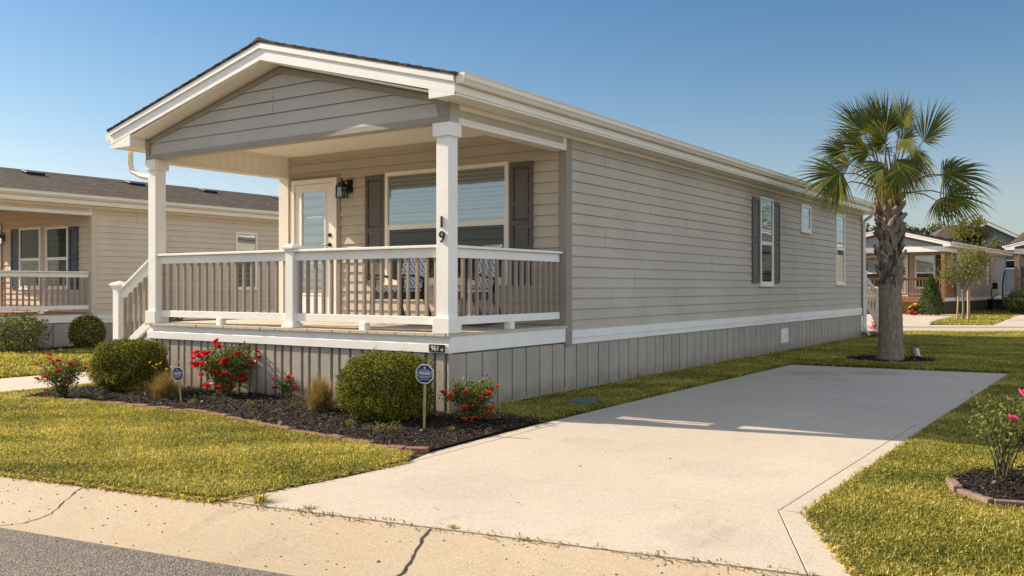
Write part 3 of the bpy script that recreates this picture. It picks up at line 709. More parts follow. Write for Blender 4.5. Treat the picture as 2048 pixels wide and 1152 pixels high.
        k = MB(); k.quad(F.p(gx0, .024, gz0), F.p(gx1, .024, gz0), F.p(gx1, .024, gz1), F.p(gx0, .024, gz1)); k.build('pane', 'glass', d)
        k = MB(); F.box(k, gx0, gx1, .008, .012, gz0, gz1)
        z = gz0 + .02
        while z < gz1 - .06: F.box(k, gx0 + .02, gx1 - .02, .012, .016, z, z + .018); z += .022
        k.build('blind', 'blind', d)
        hx = B - .075
        k = MB(); k.tube([F.p(hx, .03, 2.17), F.p(hx, .05, 2.17)], [.032, .030], 16); k.tube([F.p(hx, .05, 2.17), F.p(hx, .062, 2.17)], [.014, .012], 10); k.build('deadbolt', 'black', d)
        k = MB(); k.tube([F.p(hx, .03, 2.02), F.p(hx, .05, 2.02)], [.034, .030], 16); k.tube([F.p(hx, .05, 2.02), F.p(hx, .085, 2.02)], [.012, .012], 10); k.tube([F.p(hx + .01, .085, 2.022), F.p(hx - .06, .088, 2.02), F.p(hx - .12, .085, 2.005)], [.012, .011, .008], 8); k.build('handle', 'black', d)
        for z in (1.15, 2.0, 2.82):
            k = MB(); k.tube([F.p(A - .012, .036, z - .05), F.p(A - .012, .036, z + .05)], .009, 8); k.build('hinge', 'brass', d)
    for w in g('pwin', ((-3.08, -.88, 1.42, 3.05, 2.24, -1.98),)):
        window(H, F, w[0], w[1], w[2], w[3], w[4], w[5] if len(w) > 5 else None, .055, mat=g('winmat', 'cream'), blinds=g('blinds', (True, False)), upglass=g('upglass', 'glass'))
    for s_ in g('pshut', ((-3.49, -3.10, 1.40, 3.03), (-.86, -.50, 1.40, 3.03))): shutter(H, F, *s_, g('shutmat', 'shutter'), .5)
    if g('lamp', -3.88): lantern(H, F, g('lamp', -3.88), g('lampz', 2.76))
    for w in g('swin', ((9.80, 10.58, 1.40, 3.14, 2.23), (12.45, 13.18, 2.59, 3.19, None), (15.30, 16.10, 1.43, 3.17, 2.31))):
        window(H, R, w[0], w[1], w[2], w[3], w[4], None, .05 if w[4] else .07, mat='white', dep=.05)
    for s_ in g('sshut', ((9.38, 9.775, 1.45, 3.10), (10.605, 11.0, 1.45, 3.10))): shutter(H, R, *s_, g('shutmat', 'shutter'), .5)
    if g('vent', True):
        m = MB(); R.box(m, 11.12, 11.58, .01, .016, .20, .50); z = .22
        R.box(m, 11.12, 11.15, .016, .03, .20, .50); R.box(m, 11.55, 11.58, .016, .03, .20, .50)
        while z < .48: R.box(m, 11.15, 11.55, .016, .032, z, z + .02); z += .045
        m.build('skirting_vent', 'white', H)
    # railings
    zb, zt = .955, 1.825
    if g('rails', True):
        if det > 1:
            nm = newel(H, -2.505, .10, .872, 1.835)
            railing(H, (-Wd + .165, .10), (-2.57, .10), zb, zt, 17, railm, balm); railing(H, (-2.44, .10), (-.185, .10), zb, zt, 17, railm, balm)
        else: railing(H, (-Wd + .165, .10), (-.185, .10), zb, zt, 34, railm, balm, block=False)
        railing(H, (-.10, .185), (-.10, PD - .05), zb, zt, 17, railm, balm, block=det > 0)
    if g('stairs', True):
        n = 4
        m = MB()
        for i in range(n - 1):
            z = .87 - (i + 1) * .2175; x1 = -Wd - .03 - i * .27; m.box(x1 - .29, x1, .16, 1.30, z - .035, z); m.box(x1 - .27, x1 - .24, .17, 1.29, z - .2175, z - .036)
        st_ = m.build('steps', g('deck', 'deck'), H)
        for y in (.12, 1.30): m = MB(); m.prism([(-Wd - .03, y, .80), (-Wd - .03, y, .60), (-Wd - .75, y, .0), (-Wd - .92, y, .0), (-Wd - .92, y, .08)], (0, .04, 0)); m.build('stringer', railm, st_)
        for y in (.09,):
            npz = newel(H, -Wd - .78, y, .0, 1.385, .14, railm)
            a = Vector((-Wd - .0, y, 1.70)); b = Vector((-Wd - .71, y, 1.27))
            m = MB(); m.bar(a + Vector((0, 0, .045)), b + Vector((0, 0, .045)), .14, .03); m.bar(a + Vector((0, 0, -.03)), b + Vector((0, 0, -.03)), .042, .115)
            r = m.build('stair_railing', railm, H, bevel=.003)
            m = MB(); m.bar(a + Vector((0, 0, -.80)), b + Vector((0, 0, -.80)), .05, .11); m.build('bottom_rail', railm, r, bevel=.003)
            for i in range(6):
                t = (i + .5) / 6; p = a + (b - a) * t; k = MB(); k.box(p.x - .017, p.x + .017, y - .017, y + .017, p.z - .76, p.z - .06); k.build('baluster', balm, r)
    return H

main = build_house('mobile_home', 'beige lap-sided home with a white gabled corner porch, nearest and largest in view', (0, 0, 0), 0)
# numbers on the corner post, plate on the band
text('house_number', '1', .175, 'black', main, (-.105, .010, 2.06), (1, 0, 0), (0, 0, 1), .012, offset=.002)
text('house_number', '9', .175, 'black', main, (-.100, .010, 1.90), (1, 0, 0), (0, 0, 1), .012, offset=.001)
pm = MB(); pm.box(-.262, -.050, -.014, -.001, .668, .752); ap = pm.build('address_plate', 'black', main, bevel=.004)
text('plate_number', '961', .082, 'signwhite', ap, (-.172, -.0165, .708), (1, 0, 0), (0, 0, 1), .003, sx=.95)
text('plate_number', 'o', .062, 'signwhite', ap, (-.078, -.016, .700), (1, 0, 0), (0, 0, 1), .003)
# rear steps railing of the main house
rr = MB(); rr.bar((.02, 18.22, 1.62), (.36, 18.22, 1.16), .05, .09); rr.bar((.02, 18.22, .92), (.36, 18.22, .40), .05, .09); r_ = rr.build('stair_railing', 'white', main, bevel=.003)
for i in range(4):
    x = .06 + i * .08; MB().box(x - .016, x + .016, 18.205, 18.235, .85 - i * .12, 1.56 - i * .11).build('baluster', 'white', r_)
newel(main, .36, 18.22, 0, 1.30, .10); newel(main, .0, 18.22, 0, 1.75, .10)
MB().box(-.6, .45, 18.03, 18.9, .10, .15).build('steps', 'wood', main)

left = build_house('mobile_home', 'beige home on the left with dark blue shutters, brown shingle roof and four roof vents', (-13.97, 1.97, -.10), 0,
    dict(siding='nbsiding', cornermat='nbsiding', gable='nbsiding', blinds=(False, False), upglass='glassmid', deck='wooddeck', shutmat='blue', pwin=((-3.15, -2.17, 1.42, 2.94, 2.15), (-1.92, -.95, 1.42, 2.92, 2.15)), pshut=((-3.58, -3.17, 1.42, 2.93), (-.93, -.55, 1.42, 2.90)),
         lamp=-4.03, lampz=2.60, detail=1, seams=3.4, seed=9, skirt_sp=.50, swin=((6.55, 7.28, 1.40, 2.95, 2.36),), sshut=(), vent=False, trim='trim_taupe', stairs=False,
         roofvents=((2.25, -2.2), (5.0, -2.2), (7.35, -2.2), (10.1, -2.2)), pipes=((8.5, -.35, .35),), winmat='white'))
# ------------------------------------------------------------------ ground, street, driveway
YC = lambda x: -4.10 + .165 * x            # lawn edge / back of the kerb
U9 = Vector((1, .165, 0)).normalized(); V9 = Vector((U9.y, -U9.x, 0))   # along the street, across it towards the asphalt

def sheet(mb, poly, z): mb.add([(x, y, z) for x, y in poly], [tuple(range(len(poly)))])
def slab(mb, poly, z0, z1):
    n = len(poly); a = sum(poly[i][0] * poly[(i + 1) % n][1] - poly[(i + 1) % n][0] * poly[i][1] for i in range(n))
    if a < 0: poly = poly[::-1]
    mb.prism([(x, y, z0) for x, y in poly], (0, 0, z1 - z0))

# lawn soil as one sheet to the horizon, cut back behind the kerb line
m = MB(); FAR = 900.
m.add([(-FAR, YC(-FAR), -.004), (FAR, YC(FAR), -.004), (FAR, FAR * 1.2, -.004), (-FAR, FAR * 1.2, -.004)], [(0, 1, 2, 3)])
m.add([(-FAR, YC(-FAR), -.004), (FAR, YC(FAR), -.004), (FAR, YC(FAR), -.25), (-FAR, YC(-FAR), -.25)], [(0, 3, 2, 1)])
struct(m.build('ground', 'ground'))
# asphalt road
m = MB(); P0 = Vector((-60, YC(-60), 0)); a = P0 + V9 * .78; b = a + U9 * 140; c = b + V9 * 7; d = a + V9 * 7
m.add([(*a.xy, -.096), (*b.xy, -.096), (*c.xy, -.03), (*d.xy, -.03)], [(0, 3, 2, 1)])
e_ = d + V9 * 400; f_ = c + V9 * 400
struct(m.build('road', 'asphalt'))
m = MB(); m.add([(*d.xy, -.03), (*c.xy, -.03), (*f_.xy, -.03), (*e_.xy, -.03)], [(0, 3, 2, 1)]); struct(m.build('far_lawn', 'ground'))
# rolled kerb: swept profile cut into poured lengths by its joints
prof = [(0, -.004), (.10, -.010), (.22, -.032), (.36, -.068), (.50, -.098), (.62, -.110), (.80, -.098), (.84, -.100)]
m = MB()
def kerb_len(s0, s1, sag=0.):
    n = max(1, int((s1 - s0) / .25)); vs = []; fs = []
    for i in range(n + 1):
        s = s0 + (s1 - s0) * i / n
        for v, z in prof:
            w = V9 * (v + (.012 * sin(s * 5) + .008 * sin(s * 13 + 1) if v > .79 else 0)); p = P0 + U9 * s + w
            vs.append((p.x, p.y, z + sag))
    k = len(prof)
    for i in range(n):
        for j in range(k - 1): fs.append((i * k + j, i * k + j + 1, (i + 1) * k + j + 1, (i + 1) * k + j))
    m.add(vs, fs, True)
s_at = lambda x: (Vector((x, YC(x), 0)) - P0).dot(U9)
kerb_len(0, s_at(12.))
struct(m.build('kerb', 'curb'))
def pxz(x, y, h=0.):
    """a point of the ground at height h that the photo shows at (x, y)"""
    r = CF + CR * ((x - 1024) / F0) - np.array([0, 0, 1.]) * ((y - 573.76) / F0); t = (h - CAM.z) / r[2]
    return Vector((CAM.x + r[0] * t, CAM.y + r[1] * t, h))
def kerbz(p):
    v = (p - P0).dot(V9)
    return float(np.interp(v, [q[0] for q in prof], [q[1] for q in prof]))
def crack(name, pts, w, cat=None):
    """a broken joint: a ragged dark groove following the kerb's shape"""
    out = MB(); P = []
    for a, b in zip(pts[:-1], pts[1:]):
        n = max(2, int((b - a).length / .03))
        for i in range(n): P.append(a + (b - a) * i / n)
    P.append(pts[-1]); L_ = []; R_ = []
    for i, p in enumerate(P):
        d = (P[min(i + 1, len(P) - 1)] - P[max(i - 1, 0)]).normalized(); s = Vector((-d.y, d.x, 0))
        o = s * random.uniform(-.008, .008); ww = w * random.uniform(.35, 1.1)
        l = p + o + s * ww; r = p + o - s * ww
        L_.append((l.x, l.y, kerbz(l) + .0035)); R_.append((r.x, r.y, kerbz(r) + .0035))
    n = len(P); out.add(L_ + R_, [(i, n + i, n + i + 1, i + 1) for i in range(n - 1)])
    o = out.build(name, 'crack'); o['kind'] = 'structure'; return o
crack('kerb_crack', [Vector((.02, -4.03, 0)), Vector((.13, -4.25, 0)), Vector((.30, -4.50, 0)), Vector((.30, -4.66, 0)), Vector((.27, -4.84, 0))], .006)
crack('kerb_crack', [Vector((2.74, -3.66, 0)), Vector((2.80, -3.80, 0)), Vector((2.90, -4.0, 0)), Vector((2.95, -4.16, 0)), Vector((2.93, -4.32, 0)), Vector((2.86, -4.47, 0))], .0095)
# driveway: slabs with real gaps between them
XL, XR = 1.20, 4.38; g = .003
m = MB()
zc = .004
ins = .13   # tooled border lines
def drv(poly): slab(m, poly, -.10, zc)
yj1l, yj1r = 1.87, 2.10; yj2l, yj2r = -2.37, -2.14
drv([(1.10, yj1l + g), (XR - .02, yj1r + g), (4.45, 8.60), (1.06, 8.35)])
drv([(1.38 + g, yj2l + g), (4.25 - g, yj2r + g), (4.25 - g, yj1r - g), (1.22 + g, yj1l - g), (1.30, -.2)])
drv([(4.25 + g, yj2r + g), (4.40, yj2r + .02), (4.385, .3), (4.38, yj1r - g), (4.25 + g, yj1r - g)])
drv([(1.375, yj2l + g), (1.29, -.2), (1.21, yj1l - g), (1.10, yj1l - g), (1.17, -.6), (1.24, -1.80), (1.36, -2.25)])
# apron
def yc2(x): return YC(x) + .006
drv([(1.24, yc2(1.24)), (4.76, yc2(4.76)), (4.24, yj2r - g), (1.385, yj2l - g), (1.36, -2.93)])
drv([(4.767, yc2(4.767)), (4.97, yc2(4.97)), (4.41, yj2r + .0), (4.247, yj2r - g)])
o = m.build('driveway', 'concrete', bevel=.003); struct(o)
m = MB(); sheet(m, [(1.12, 1.5), (4.36, 1.5), (4.36, 2.4), (1.12, 2.4)], .0); sheet(m, [(1.39, -2.6), (4.6, -2.6), (4.36, 1.4), (1.25, 1.4)], -.001)
struct(m.build('driveway_joint_dirt', 'crack'))
# path to the steps
m = MB()
for y0, y1 in ((1.55, .05), (.04, -1.5), (-1.51, -3.0), (-3.01, -5.05)): slab(m, [(-7.93, y0), (-5.88, y0), (-5.88, y1), (-7.93, y1 - (.3 if y1 < -5 else 0))], -.08, .006)
struct(m.build('path', 'concrete', bevel=.006))
pv = MB(); slab(pv, [(-5.98, -.62), (-5.60, -.55), (-5.64, -.28), (-6.02, -.34)], 0, .030); tag(pv.build('stepping_stone', 'paver', bevel=.006), 'flat terracotta paver lying at the path beside the mulch bed', 'paver')

# back street, kerb and neighbours' drives, laid square to where they run
def bk(x, y, h=0): p = pxz(x, y, h); return (p.x, p.y)
def ext(a, b, t): return (a[0] + (b[0] - a[0]) * t, a[1] + (b[1] - a[1]) * t)
g0, g1 = bk(1800, 665), bk(2048, 665); c0, c1 = bk(1800, 655), bk(2048, 655.6); k0, k1 = bk(1800, 651.5), bk(2048, 652)
m = MB(); sheet(m, [ext(g0, g1, -12), ext(g0, g1, 12), ext(c0, c1, 12), ext(c0, c1, -12)], .004); struct(m.build('back_road', 'palecurb'))
m = MB(); slab(m, [ext(c0, c1, -12), ext(c0, c1, 12), ext(k0, k1, 12), ext(k0, k1, -12)], -.05, .03); struct(m.build('back_kerb', 'palecurb', bevel=.02))
d0, d1, d2, d3 = bk(1700, 652, .02), bk(1858, 652, .02), bk(1931, 629.5, .02), bk(1700, 629, .02)
d15 = bk(1864, 644, .02)
m = MB(); slab(m, [d0, d1, d15, d2, d3], -.02, .034); struct(m.build('back_driveway', 'concrete'))
m = MB(); slab(m, [bk(1984, 652, .02), bk(2160, 652, .02), bk(2120, 630, .02), bk(2040, 630, .02)], -.02, .034); struct(m.build('back_driveway', 'concrete'))

# ------------------------------------------------------------------ mulch beds
bed = [(-4.97, -1.93), (-4.82, -1.69), (-3.96, -1.55), (-2.76, -1.47), (-2.13, -1.42), (-1.13, -1.60), (-.38, -1.74), (.34, -1.84), (.99, -1.93), (1.23, -1.83)]
bedpoly = bed + [(1.16, -.8), (1.08, .18), (.50, .22), (.02, .20), (.02, .02), (-5.33, .02), (-5.50, .0), (-5.62, -.6), (-5.45, -1.4), (-5.10, -1.85)]
palmbed = [(2.31 + .80 * cos(t) , 10.30 + .85 * sin(t)) for t in np.linspace(0, 2 * pi, 20)[:-1]]
rosebed = [(5.04, -1.02), (5.12, -1.16), (5.32, -1.32), (5.75, -1.20), (6.15, -1.0), (6.3, -.5), (6.0, .0), (5.5, .05), (5.1, -.3), (5.0, -.7)]
leftbed = [(-13.93, -1.5), (-13.93, 12.), (-12.62, 12.), (-12.62, 4.6), (-12.75, 2.), (-12.7, -1.5)]
def inside(poly, x, y):
    r = np.zeros(len(x), bool); n = len(poly)
    for i in range(n):
        x0, y0 = poly[i]; x1, y1 = poly[(i + 1) % n]
        if y0 == y1: continue
        c = ((y0 > y) != (y1 > y)) & (x < (x1 - x0) * (y - y0) / (y1 - y0) + x0); r ^= c
    return r
def sample(poly, n):
    P = np.array(poly); lo = P.min(0); hi = P.max(0); A = np.prod(hi - lo)
    a = .5 * abs(sum(poly[i][0] * poly[(i + 1) % len(poly)][1] - poly[(i + 1) % len(poly)][0] * poly[i][1] for i in range(len(poly))))
    q = rng.uniform(lo, hi, (int(n * A / a * 1.05) + 10, 2)); return q[inside(poly, q[:, 0], q[:, 1])]
def chips(name, poly, n, size, z0, label):
    q = sample(poly, n); k = len(q)
    c = np.column_stack([q, z0 + np.abs(rng.normal(0, .016, k))])
    yaw = rng.uniform(0, 2 * pi, k); tilt = rng.normal(0, .35, k); L_ = size * rng.lognormal(0, .45, k); W_ = L_ * rng.uniform(.22, .6, k)
    d = np.column_stack([np.cos(yaw) * np.cos(tilt), np.sin(yaw) * np.cos(tilt), np.sin(tilt)]); s = np.column_stack([-np.sin(yaw), np.cos(yaw), rng.normal(0, .3, k)])
    a = c - d * L_[:, None] / 2 - s * W_[:, None] / 2; b = c + d * L_[:, None] / 2 - s * W_[:, None] / 3; e = c + d * L_[:, None] / 2 + s * W_[:, None] / 2; f = c - d * L_[:, None] / 2 + s * W_[:, None] / 2.5
    v = np.stack([a, b, e, f], 1).reshape(-1, 3); i = np.arange(k)[:, None] * 4
    t = rng.beta(.7, 3.0, k)
    base = MB(); sheet(base, poly, z0 - .012)
    # soil base joined in as faces of the same mesh
    n0 = len(v); bv = np.array([(x, y, z0) for x, y in poly]); v = np.vstack([v, bv])
    return np_obj(name, v, [i + [0, 1, 2, 3], np.arange(n0, n0 + len(poly))[None, :]], 'mulch', None, [t, np.zeros(1)], kind='stuff', label=label)
chips('mulch', bedpoly, 62000, .0165, .020, 'dark bark mulch in the curved bed before the porch')
chips('mulch', palmbed, 2500, .04, .012, 'dark mulch ring at the foot of the palm')
chips('mulch', rosebed, 9000, .018, .035, 'dark mulch around the pink rose at the right edge')
chips('mulch', leftbed, 3500, .05, .012, 'dark mulch strip along the left house')

# edging bricks set along the bed
def edging(pts, L_, mat, names, group, h0=.055, wid=.085, cat='brick'):
    P = [Vector((*p, 0)) for p in pts]; out = []; seg = 0; first = {}
    # resample
    cum = [0]
    for a, b in zip(P[:-1], P[1:]): cum.append(cum[-1] + (b - a).length)
    n = int(cum[-1] / L_)
    def at(s):
        for i in range(len(P) - 1):
            if s <= cum[i + 1] + 1e-6: return P[i] + (P[i + 1] - P[i]) * ((s - cum[i]) / (cum[i + 1] - cum[i]))
        return P[-1]
    proto = None
    for i in range(n):
        a = at(i * cum[-1] / n); b = at((i + 1) * cum[-1] / n); d = b - a
        if proto is None:
            k = MB(); l = d.length / 2 - .004; k.box(-l, l, -wid / 2, wid / 2, -.03, h0); o = proto = k.build(names, mat, bevel=.006)
        else: o = proto.copy(); COL.objects.link(o)
        o.location = (a + b) / 2 + Vector((random.uniform(-.004, .004), random.uniform(-.006, .006), random.uniform(-.012, .006)))
        o.rotation_euler = (random.uniform(-.05, .05), random.uniform(-.03, .03), atan2(d.y, d.x) + random.uniform(-.05, .05))
        o.scale = (1, 1, 1); out.append(o); tag(o, group[0], cat, group[1])
    return out
bedm = bed
eb = edging(bedm, .20, 'brick', 'edging_brick', ('worn red brick set end to end along the curved mulch bed edge', 'edging bricks along the front mulch bed'), .040)
for o in eb[-1:]: o['label'] = 'last red edging brick, lying where the bed meets the driveway'
es = edging([(5.01, -.85), (5.04, -1.02), (5.13, -1.18), (5.33, -1.33), (5.75, -1.21), (6.15, -1.0)], .28, 'pinkstone', 'edging_stone', ('rough pinkish stone edging the small rose bed at the right', 'pink stones round the rose bed'), .065, .06, 'stone')

# ------------------------------------------------------------------ grass
def grass(name, poly, dens, h, w, label, z0=0., lean=.55, thi=1., excl=()):
    P = np.array(poly); a = .5 * abs(sum(poly[i][0] * poly[(i + 1) % len(poly)][1] - poly[(i + 1) % len(poly)][0] * poly[i][1] for i in range(len(poly))))
    q = sample(poly, int(a * dens))
    # thin out with distance and outside a wide view
    dx = q - np.array([CAM.x, CAM.y]); dep = dx @ CF[:2]; rt = dx @ CR[:2]
    keep = (dep > 2.) & (np.abs(rt) < dep * .75 + 1.5)
    q = q[keep]; dep = dep[keep]
    for ex in excl:
        kk = ~inside(ex, q[:, 0], q[:, 1]); q = q[kk]; dep = dep[kk]
    keep = rng.uniform(size=len(q)) < np.clip((9. / dep) ** 1.5, .0, 1.); q = q[keep]; dep = dep[keep]
    k = len(q); sc = np.clip(dep / 9., 1, 3.5) ** .75
    base = np.column_stack([q, np.full(k, z0) + rng.uniform(-.003, .003, k)])
    # patchiness in height and colour: low-frequency waves
    pt = (np.sin(q[:, 0] * 2.3 + 1.1 * np.sin(q[:, 1] * 1.7)) + np.sin(q[:, 1] * 3.1 + q[:, 0] * 1.3) + np.sin(q[:, 0] * 6.7 - q[:, 1] * 5.3) * .7 + np.sin(q[:, 0] * 17 + q[:, 1] * 11 + 2 * np.sin(q[:, 1] * 9)) * .6) / 3.3
    yaw = rng.uniform(0, 2 * pi, k); ln = np.abs(rng.normal(lean, .3, k)); H_ = h * rng.uniform(.55, 1.25, k) * (1 + .22 * pt) * np.minimum(sc, 1.5)
    d = np.column_stack([np.cos(yaw), np.sin(yaw)]); wv = np.column_stack([-np.sin(yaw), np.cos(yaw), np.zeros(k)]) * (w * sc * rng.uniform(.7, 1.3, k))[:, None] / 2
    mid = base + np.column_stack([d * (H_ * .35 * ln)[:, None], H_ * .62]); tip = base + np.column_stack([d * (H_ * 1.15 * ln)[:, None], H_ * np.clip(1.05 - ln * .45, .2, 1)])
    v = np.stack([base - wv * .8, base + wv * .8, mid + wv, mid - wv, tip], 1).reshape(-1, 3); i = np.arange(k)[:, None] * 5
    dry = np.sin(q[:, 0] * 1.1 + 2.1 * np.sin(q[:, 1] * .9 + .5)) * np.sin(q[:, 1] * 2.9 - q[:, 0] * 1.9) + .5 * np.sin(q[:, 0] * 5.1 + 3 * np.sin(q[:, 1] * 4.1))
    t = np.clip(.34 + .16 * pt + .10 * dry + rng.normal(0, .20, k) + (rng.uniform(size=k) < .10 + .08 * np.clip(dry, 0, 1)) * .45, 0, thi)
    return np_obj(name, v, [i + [0, 1, 2, 3], i + [3, 2, 4]], 'grass', None, [t, t], kind='stuff', label=label)
e = .015
lawn_front = [(-5.86, YC(-5.86)), (1.18, YC(1.18)), (1.33, -2.93), (1.35, -2.25), (1.18, -1.98)] + [(x, y - .045) for x, y in bed[::-1][1:]] + [(-5.15, -1.85), (-5.5, -1.4), (-5.68, -.6), (-5.56, .0), (-5.86, .05)]
grass('grass', lawn_front, 20000, .041, .0062, 'yellow-green front lawn left of the driveway')
grass('grass', [(.03, .24), (.5, .26), (1.07, .22), (1.07, 1.5), (1.09, 1.87), (1.03, 8.38), (4.47, 8.63), (4.40, 2.1), (4.41, .3), (4.42, -2.13), (4.99, -3.2), (5.3, YC(5.3)), (8.5, YC(8.5)), (8.5, 26), (3.3, 23.7), (.2, 21.6), (-1.2, 20.6), (-1.2, 18.1), (.03, 18.1)],
      20000, .041, .0062, 'lawn beside and behind the driveway', excl=(palmbed, rosebed))
grass('grass', [(-12.60, -6.2), (-7.95, -5.4), (-7.95, 1.6), (-5.45, 1.6), (-5.4, 14), (-12.60, 14)], 5200, .05, .012, 'lawn between the path and the left house')
isl = [bk(1858, 648), bk(1864, 643.5), bk(1890, 636.5), bk(1931, 630), bk(2040, 630), bk(1984, 651)]
grass('grass', isl, 3000, .04, .011, 'small lawn with the staked tree across the back street', .0, thi=1.)
grass('grass', [bk(1740, 628.5), bk(2060, 629), bk(2100, 606), bk(1850, 606)], 1500, .04, .016, 'lawn around the houses across the back street')
# ragged tuft line where the lawn overhangs the kerb
def fringe(name, p0, p1, n, label, off=.02):
    a = np.array(p0); b = np.array(p1); t = rng.uniform(size=n)[:, None]; q = a + (b - a) * t; s = np.array([(b - a)[1], -(b - a)[0]]); s = s / np.linalg.norm(s)
    q = q + s * rng.normal(0, off, n)[:, None]; k = n
    base = np.column_stack([q, np.full(k, -.01)]); yaw = rng.uniform(0, 2 * pi, k); H_ = rng.uniform(.015, .05, k); ln = np.abs(rng.normal(.9, .4, k))
    d = np.column_stack([np.cos(yaw), np.sin(yaw)]) * .7 + s * .4; wv = np.column_stack([-np.sin(yaw), np.cos(yaw), np.zeros(k)]) * .0045
    mid = base + np.column_stack([d * (H_ * .5 * ln)[:, None], H_ * .6]); tip = base + np.column_stack([d * (H_ * 1.4 * ln)[:, None], H_ * .7])
    v = np.stack([base - wv, base + wv, mid + wv, mid - wv, tip], 1).reshape(-1, 3); i = np.arange(k)[:, None] * 5
    tt = np.clip(rng.normal(.6, .3, k), 0, 1); np_obj(name, v, [i + [0, 1, 2, 3], i + [3, 2, 4]], 'grass' if off < .03 else 'drygrass', None, [tt, tt], kind='stuff', label=label)
fringe('grass_edge', (-5.86, YC(-5.86) - .01), (1.18, YC(1.18) - .01), 9000, 'ragged lawn edge along the kerb')
fringe('grass_edge', (5.0, YC(5.0)), (8.5, YC(8.5)), 3000, 'ragged lawn edge along the kerb at the right')
fringe('grass_edge', (1.20, -3.9), (1.35, -2.25), 1800, 'ragged lawn edge beside the driveway')
fringe('grass_edge', (4.97, -3.22), (4.405, -2.13), 1500, 'lawn edge along the flared driveway corner')
fringe('grass_edge', (4.40, -2.13), (4.40, 2.1), 3000, 'lawn edge along the right side of the driveway')
fringe('dry_joint_grass', (1.25, YC(1.25)), (4.9, YC(4.9)), 260, 'dry grass in the joint before the driveway', .032)
# soil lip of the lawn
m = MB(); p = Vector((-5.86, YC(-5.86), 0)); q = Vector((1.18, YC(1.18), 0)); n = 150; vs = []
for i in range(n + 1):
    c = p + (q - p) * (i / n); o = random.uniform(-.012, .014); vs += [(c.x, c.y + .10, .018), (c.x, c.y + .02 + o, .022 + random.uniform(-.004, .004)), (c.x, c.y - .022 + o, -.012)]
m.add(vs, [(3 * i + j, 3 * i + j + 1, 3 * i + j + 4, 3 * i + j + 3) for i in range(n) for j in (0, 1)]); struct(m.build('lawn_edge_soil', 'soil'))
m = MB(); vs = []; p = Vector((4.97, -3.20, 0)); q = Vector((4.41, -2.15, 0)); n = 40
for i in range(n + 1):
    c = p + (q - p) * (i / n); o = random.uniform(-.01, .014); vs += [(c.x + .10, c.y + .04, .016), (c.x + .015 + o, c.y, .020), (c.x - .004 + o, c.y, .004)]
m.add(vs, [(3 * i + j, 3 * i + j + 1, 3 * i + j + 4, 3 * i + j + 3) for i in range(n) for j in (0, 1)]); struct(m.build('lawn_edge_soil', 'soil'))
# grit on the kerb
m = MB()
for i in range(230):
    s = s_at(random.uniform(-1.5, 5.)); v = random.uniform(.02, .9); p = P0 + U9 * s + V9 * v; r = random.uniform(.003, .009) * (1.7 if random.random() < .06 else 1)
    z = kerbz(p) if v < .8 else -.095; vs = [(p.x + r * random.uniform(.6, 1.2) * cos(t), p.y + r * random.uniform(.6, 1.2) * sin(t), z) for t in np.linspace(0, 2 * pi, 6)[:-1]]
    m.add(vs + [(p.x + r * .2, p.y, z + r * random.uniform(.6, 1.1))], [(j, (j + 1) % 5, 5) for j in range(5)])
# fallen leaves on lawn and concrete
fq = sample([(-5.8, -4.9), (4.9, -3.2), (4.3, 2.), (1.2, 1.), (1.2, -1.8), (-5., -2.)], 26); k = len(fq); v_, f_, t_ = leaf_arrays(np.column_stack([fq, np.full(k, .022)]), .035, .02, up=-.2); v_[:, 2] = .012 + np.abs(v_[:, 2] - .022) * .5
np_obj('fallen_leaves', v_, [f_], 'drygrass', None, [t_ * .4], kind='stuff', label='a few fallen leaves on lawn and driveway')
m.build('grit', 'pebble', kind='stuff', label='loose grit scattered on the kerb')
# ------------------------------------------------------------------ plants
def leaves_obj(name, pts, L_, W_, mat, parent, **k):
    props = {a: k.pop(a) for a in ('label', 'kind') if a in k}
    v, f, t = leaf_arrays(np.asarray(pts, float), L_, W_, **k)
    return np_obj(name, v, [f], mat, parent, [t], **props)

def boxwood(loc, rx, ry, h, label, n=16000, mat='boxleaf', leaf=.021, group=None, sq=3.2, name='clipped_bush', lump=.05, seed=1, gaps=0.):
    lump = lump * .95
    r = np.random.default_rng(seed); t = thing(name, label, 'bush', loc, 0, group)
    # points near a superellipsoid shell, dense outside and thinning inward
    d = r.normal(size=(n, 3)); d /= np.linalg.norm(d, axis=1)[:, None]
    k = (np.abs(d) ** sq).sum(1) ** (-1 / sq)
    w = 1 + .018 * r.normal(size=n) + lump * (np.sin(d[:, 0] * 7 + d[:, 2] * 5) + np.sin(d[:, 1] * 9 - d[:, 2] * 6) + .8 * np.sin(d[:, 0] * 19 + d[:, 1] * 17) * .6 + .5 * np.sin(d[:, 2] * 27 + d[:, 1] * 23))
    rad = r.beta(7, 1.0, n) * 1.02
    stray = r.uniform(size=n) < .012; rad = np.where(stray, r.uniform(1.0, 1.13, n), rad); p = d * (k * w * rad)[:, None]
    if gaps:
        ok = np.sin(d[:, 0] * 11 + 3) + np.sin(d[:, 1] * 13 + d[:, 2] * 9) + np.sin(d[:, 2] * 15 + d[:, 0] * 6) > -3 + gaps * 2.2; p = p[ok]; d = d[ok]
    p = p * [rx, ry, h * .5] + [0, 0, h * .52]; p = p[p[:, 2] > .02]; dd = d[:len(p)] if len(p) == len(d) else None
    leaves_obj('foliage', p, leaf, leaf * .62, mat, t, up=.35)
    m = MB()
    for i in range(9):
        a = i * 2.4; m.tube([(0.03 * cos(a), .03 * sin(a), 0), (rx * .35 * cos(a), ry * .35 * sin(a), h * .35), (rx * .7 * cos(a), ry * .7 * sin(a), h * (.6 + .2 * (i % 3) / 2))], [.014, .009, .003], 5)
    m.build('stems', 'darkbark', t); return t
boxwood((-4.78, -.62, .02), .43, .40, .63, 'large clipped box bush at the left of the mulch bed, near the steps', 64000, leaf=.0175, seed=3)
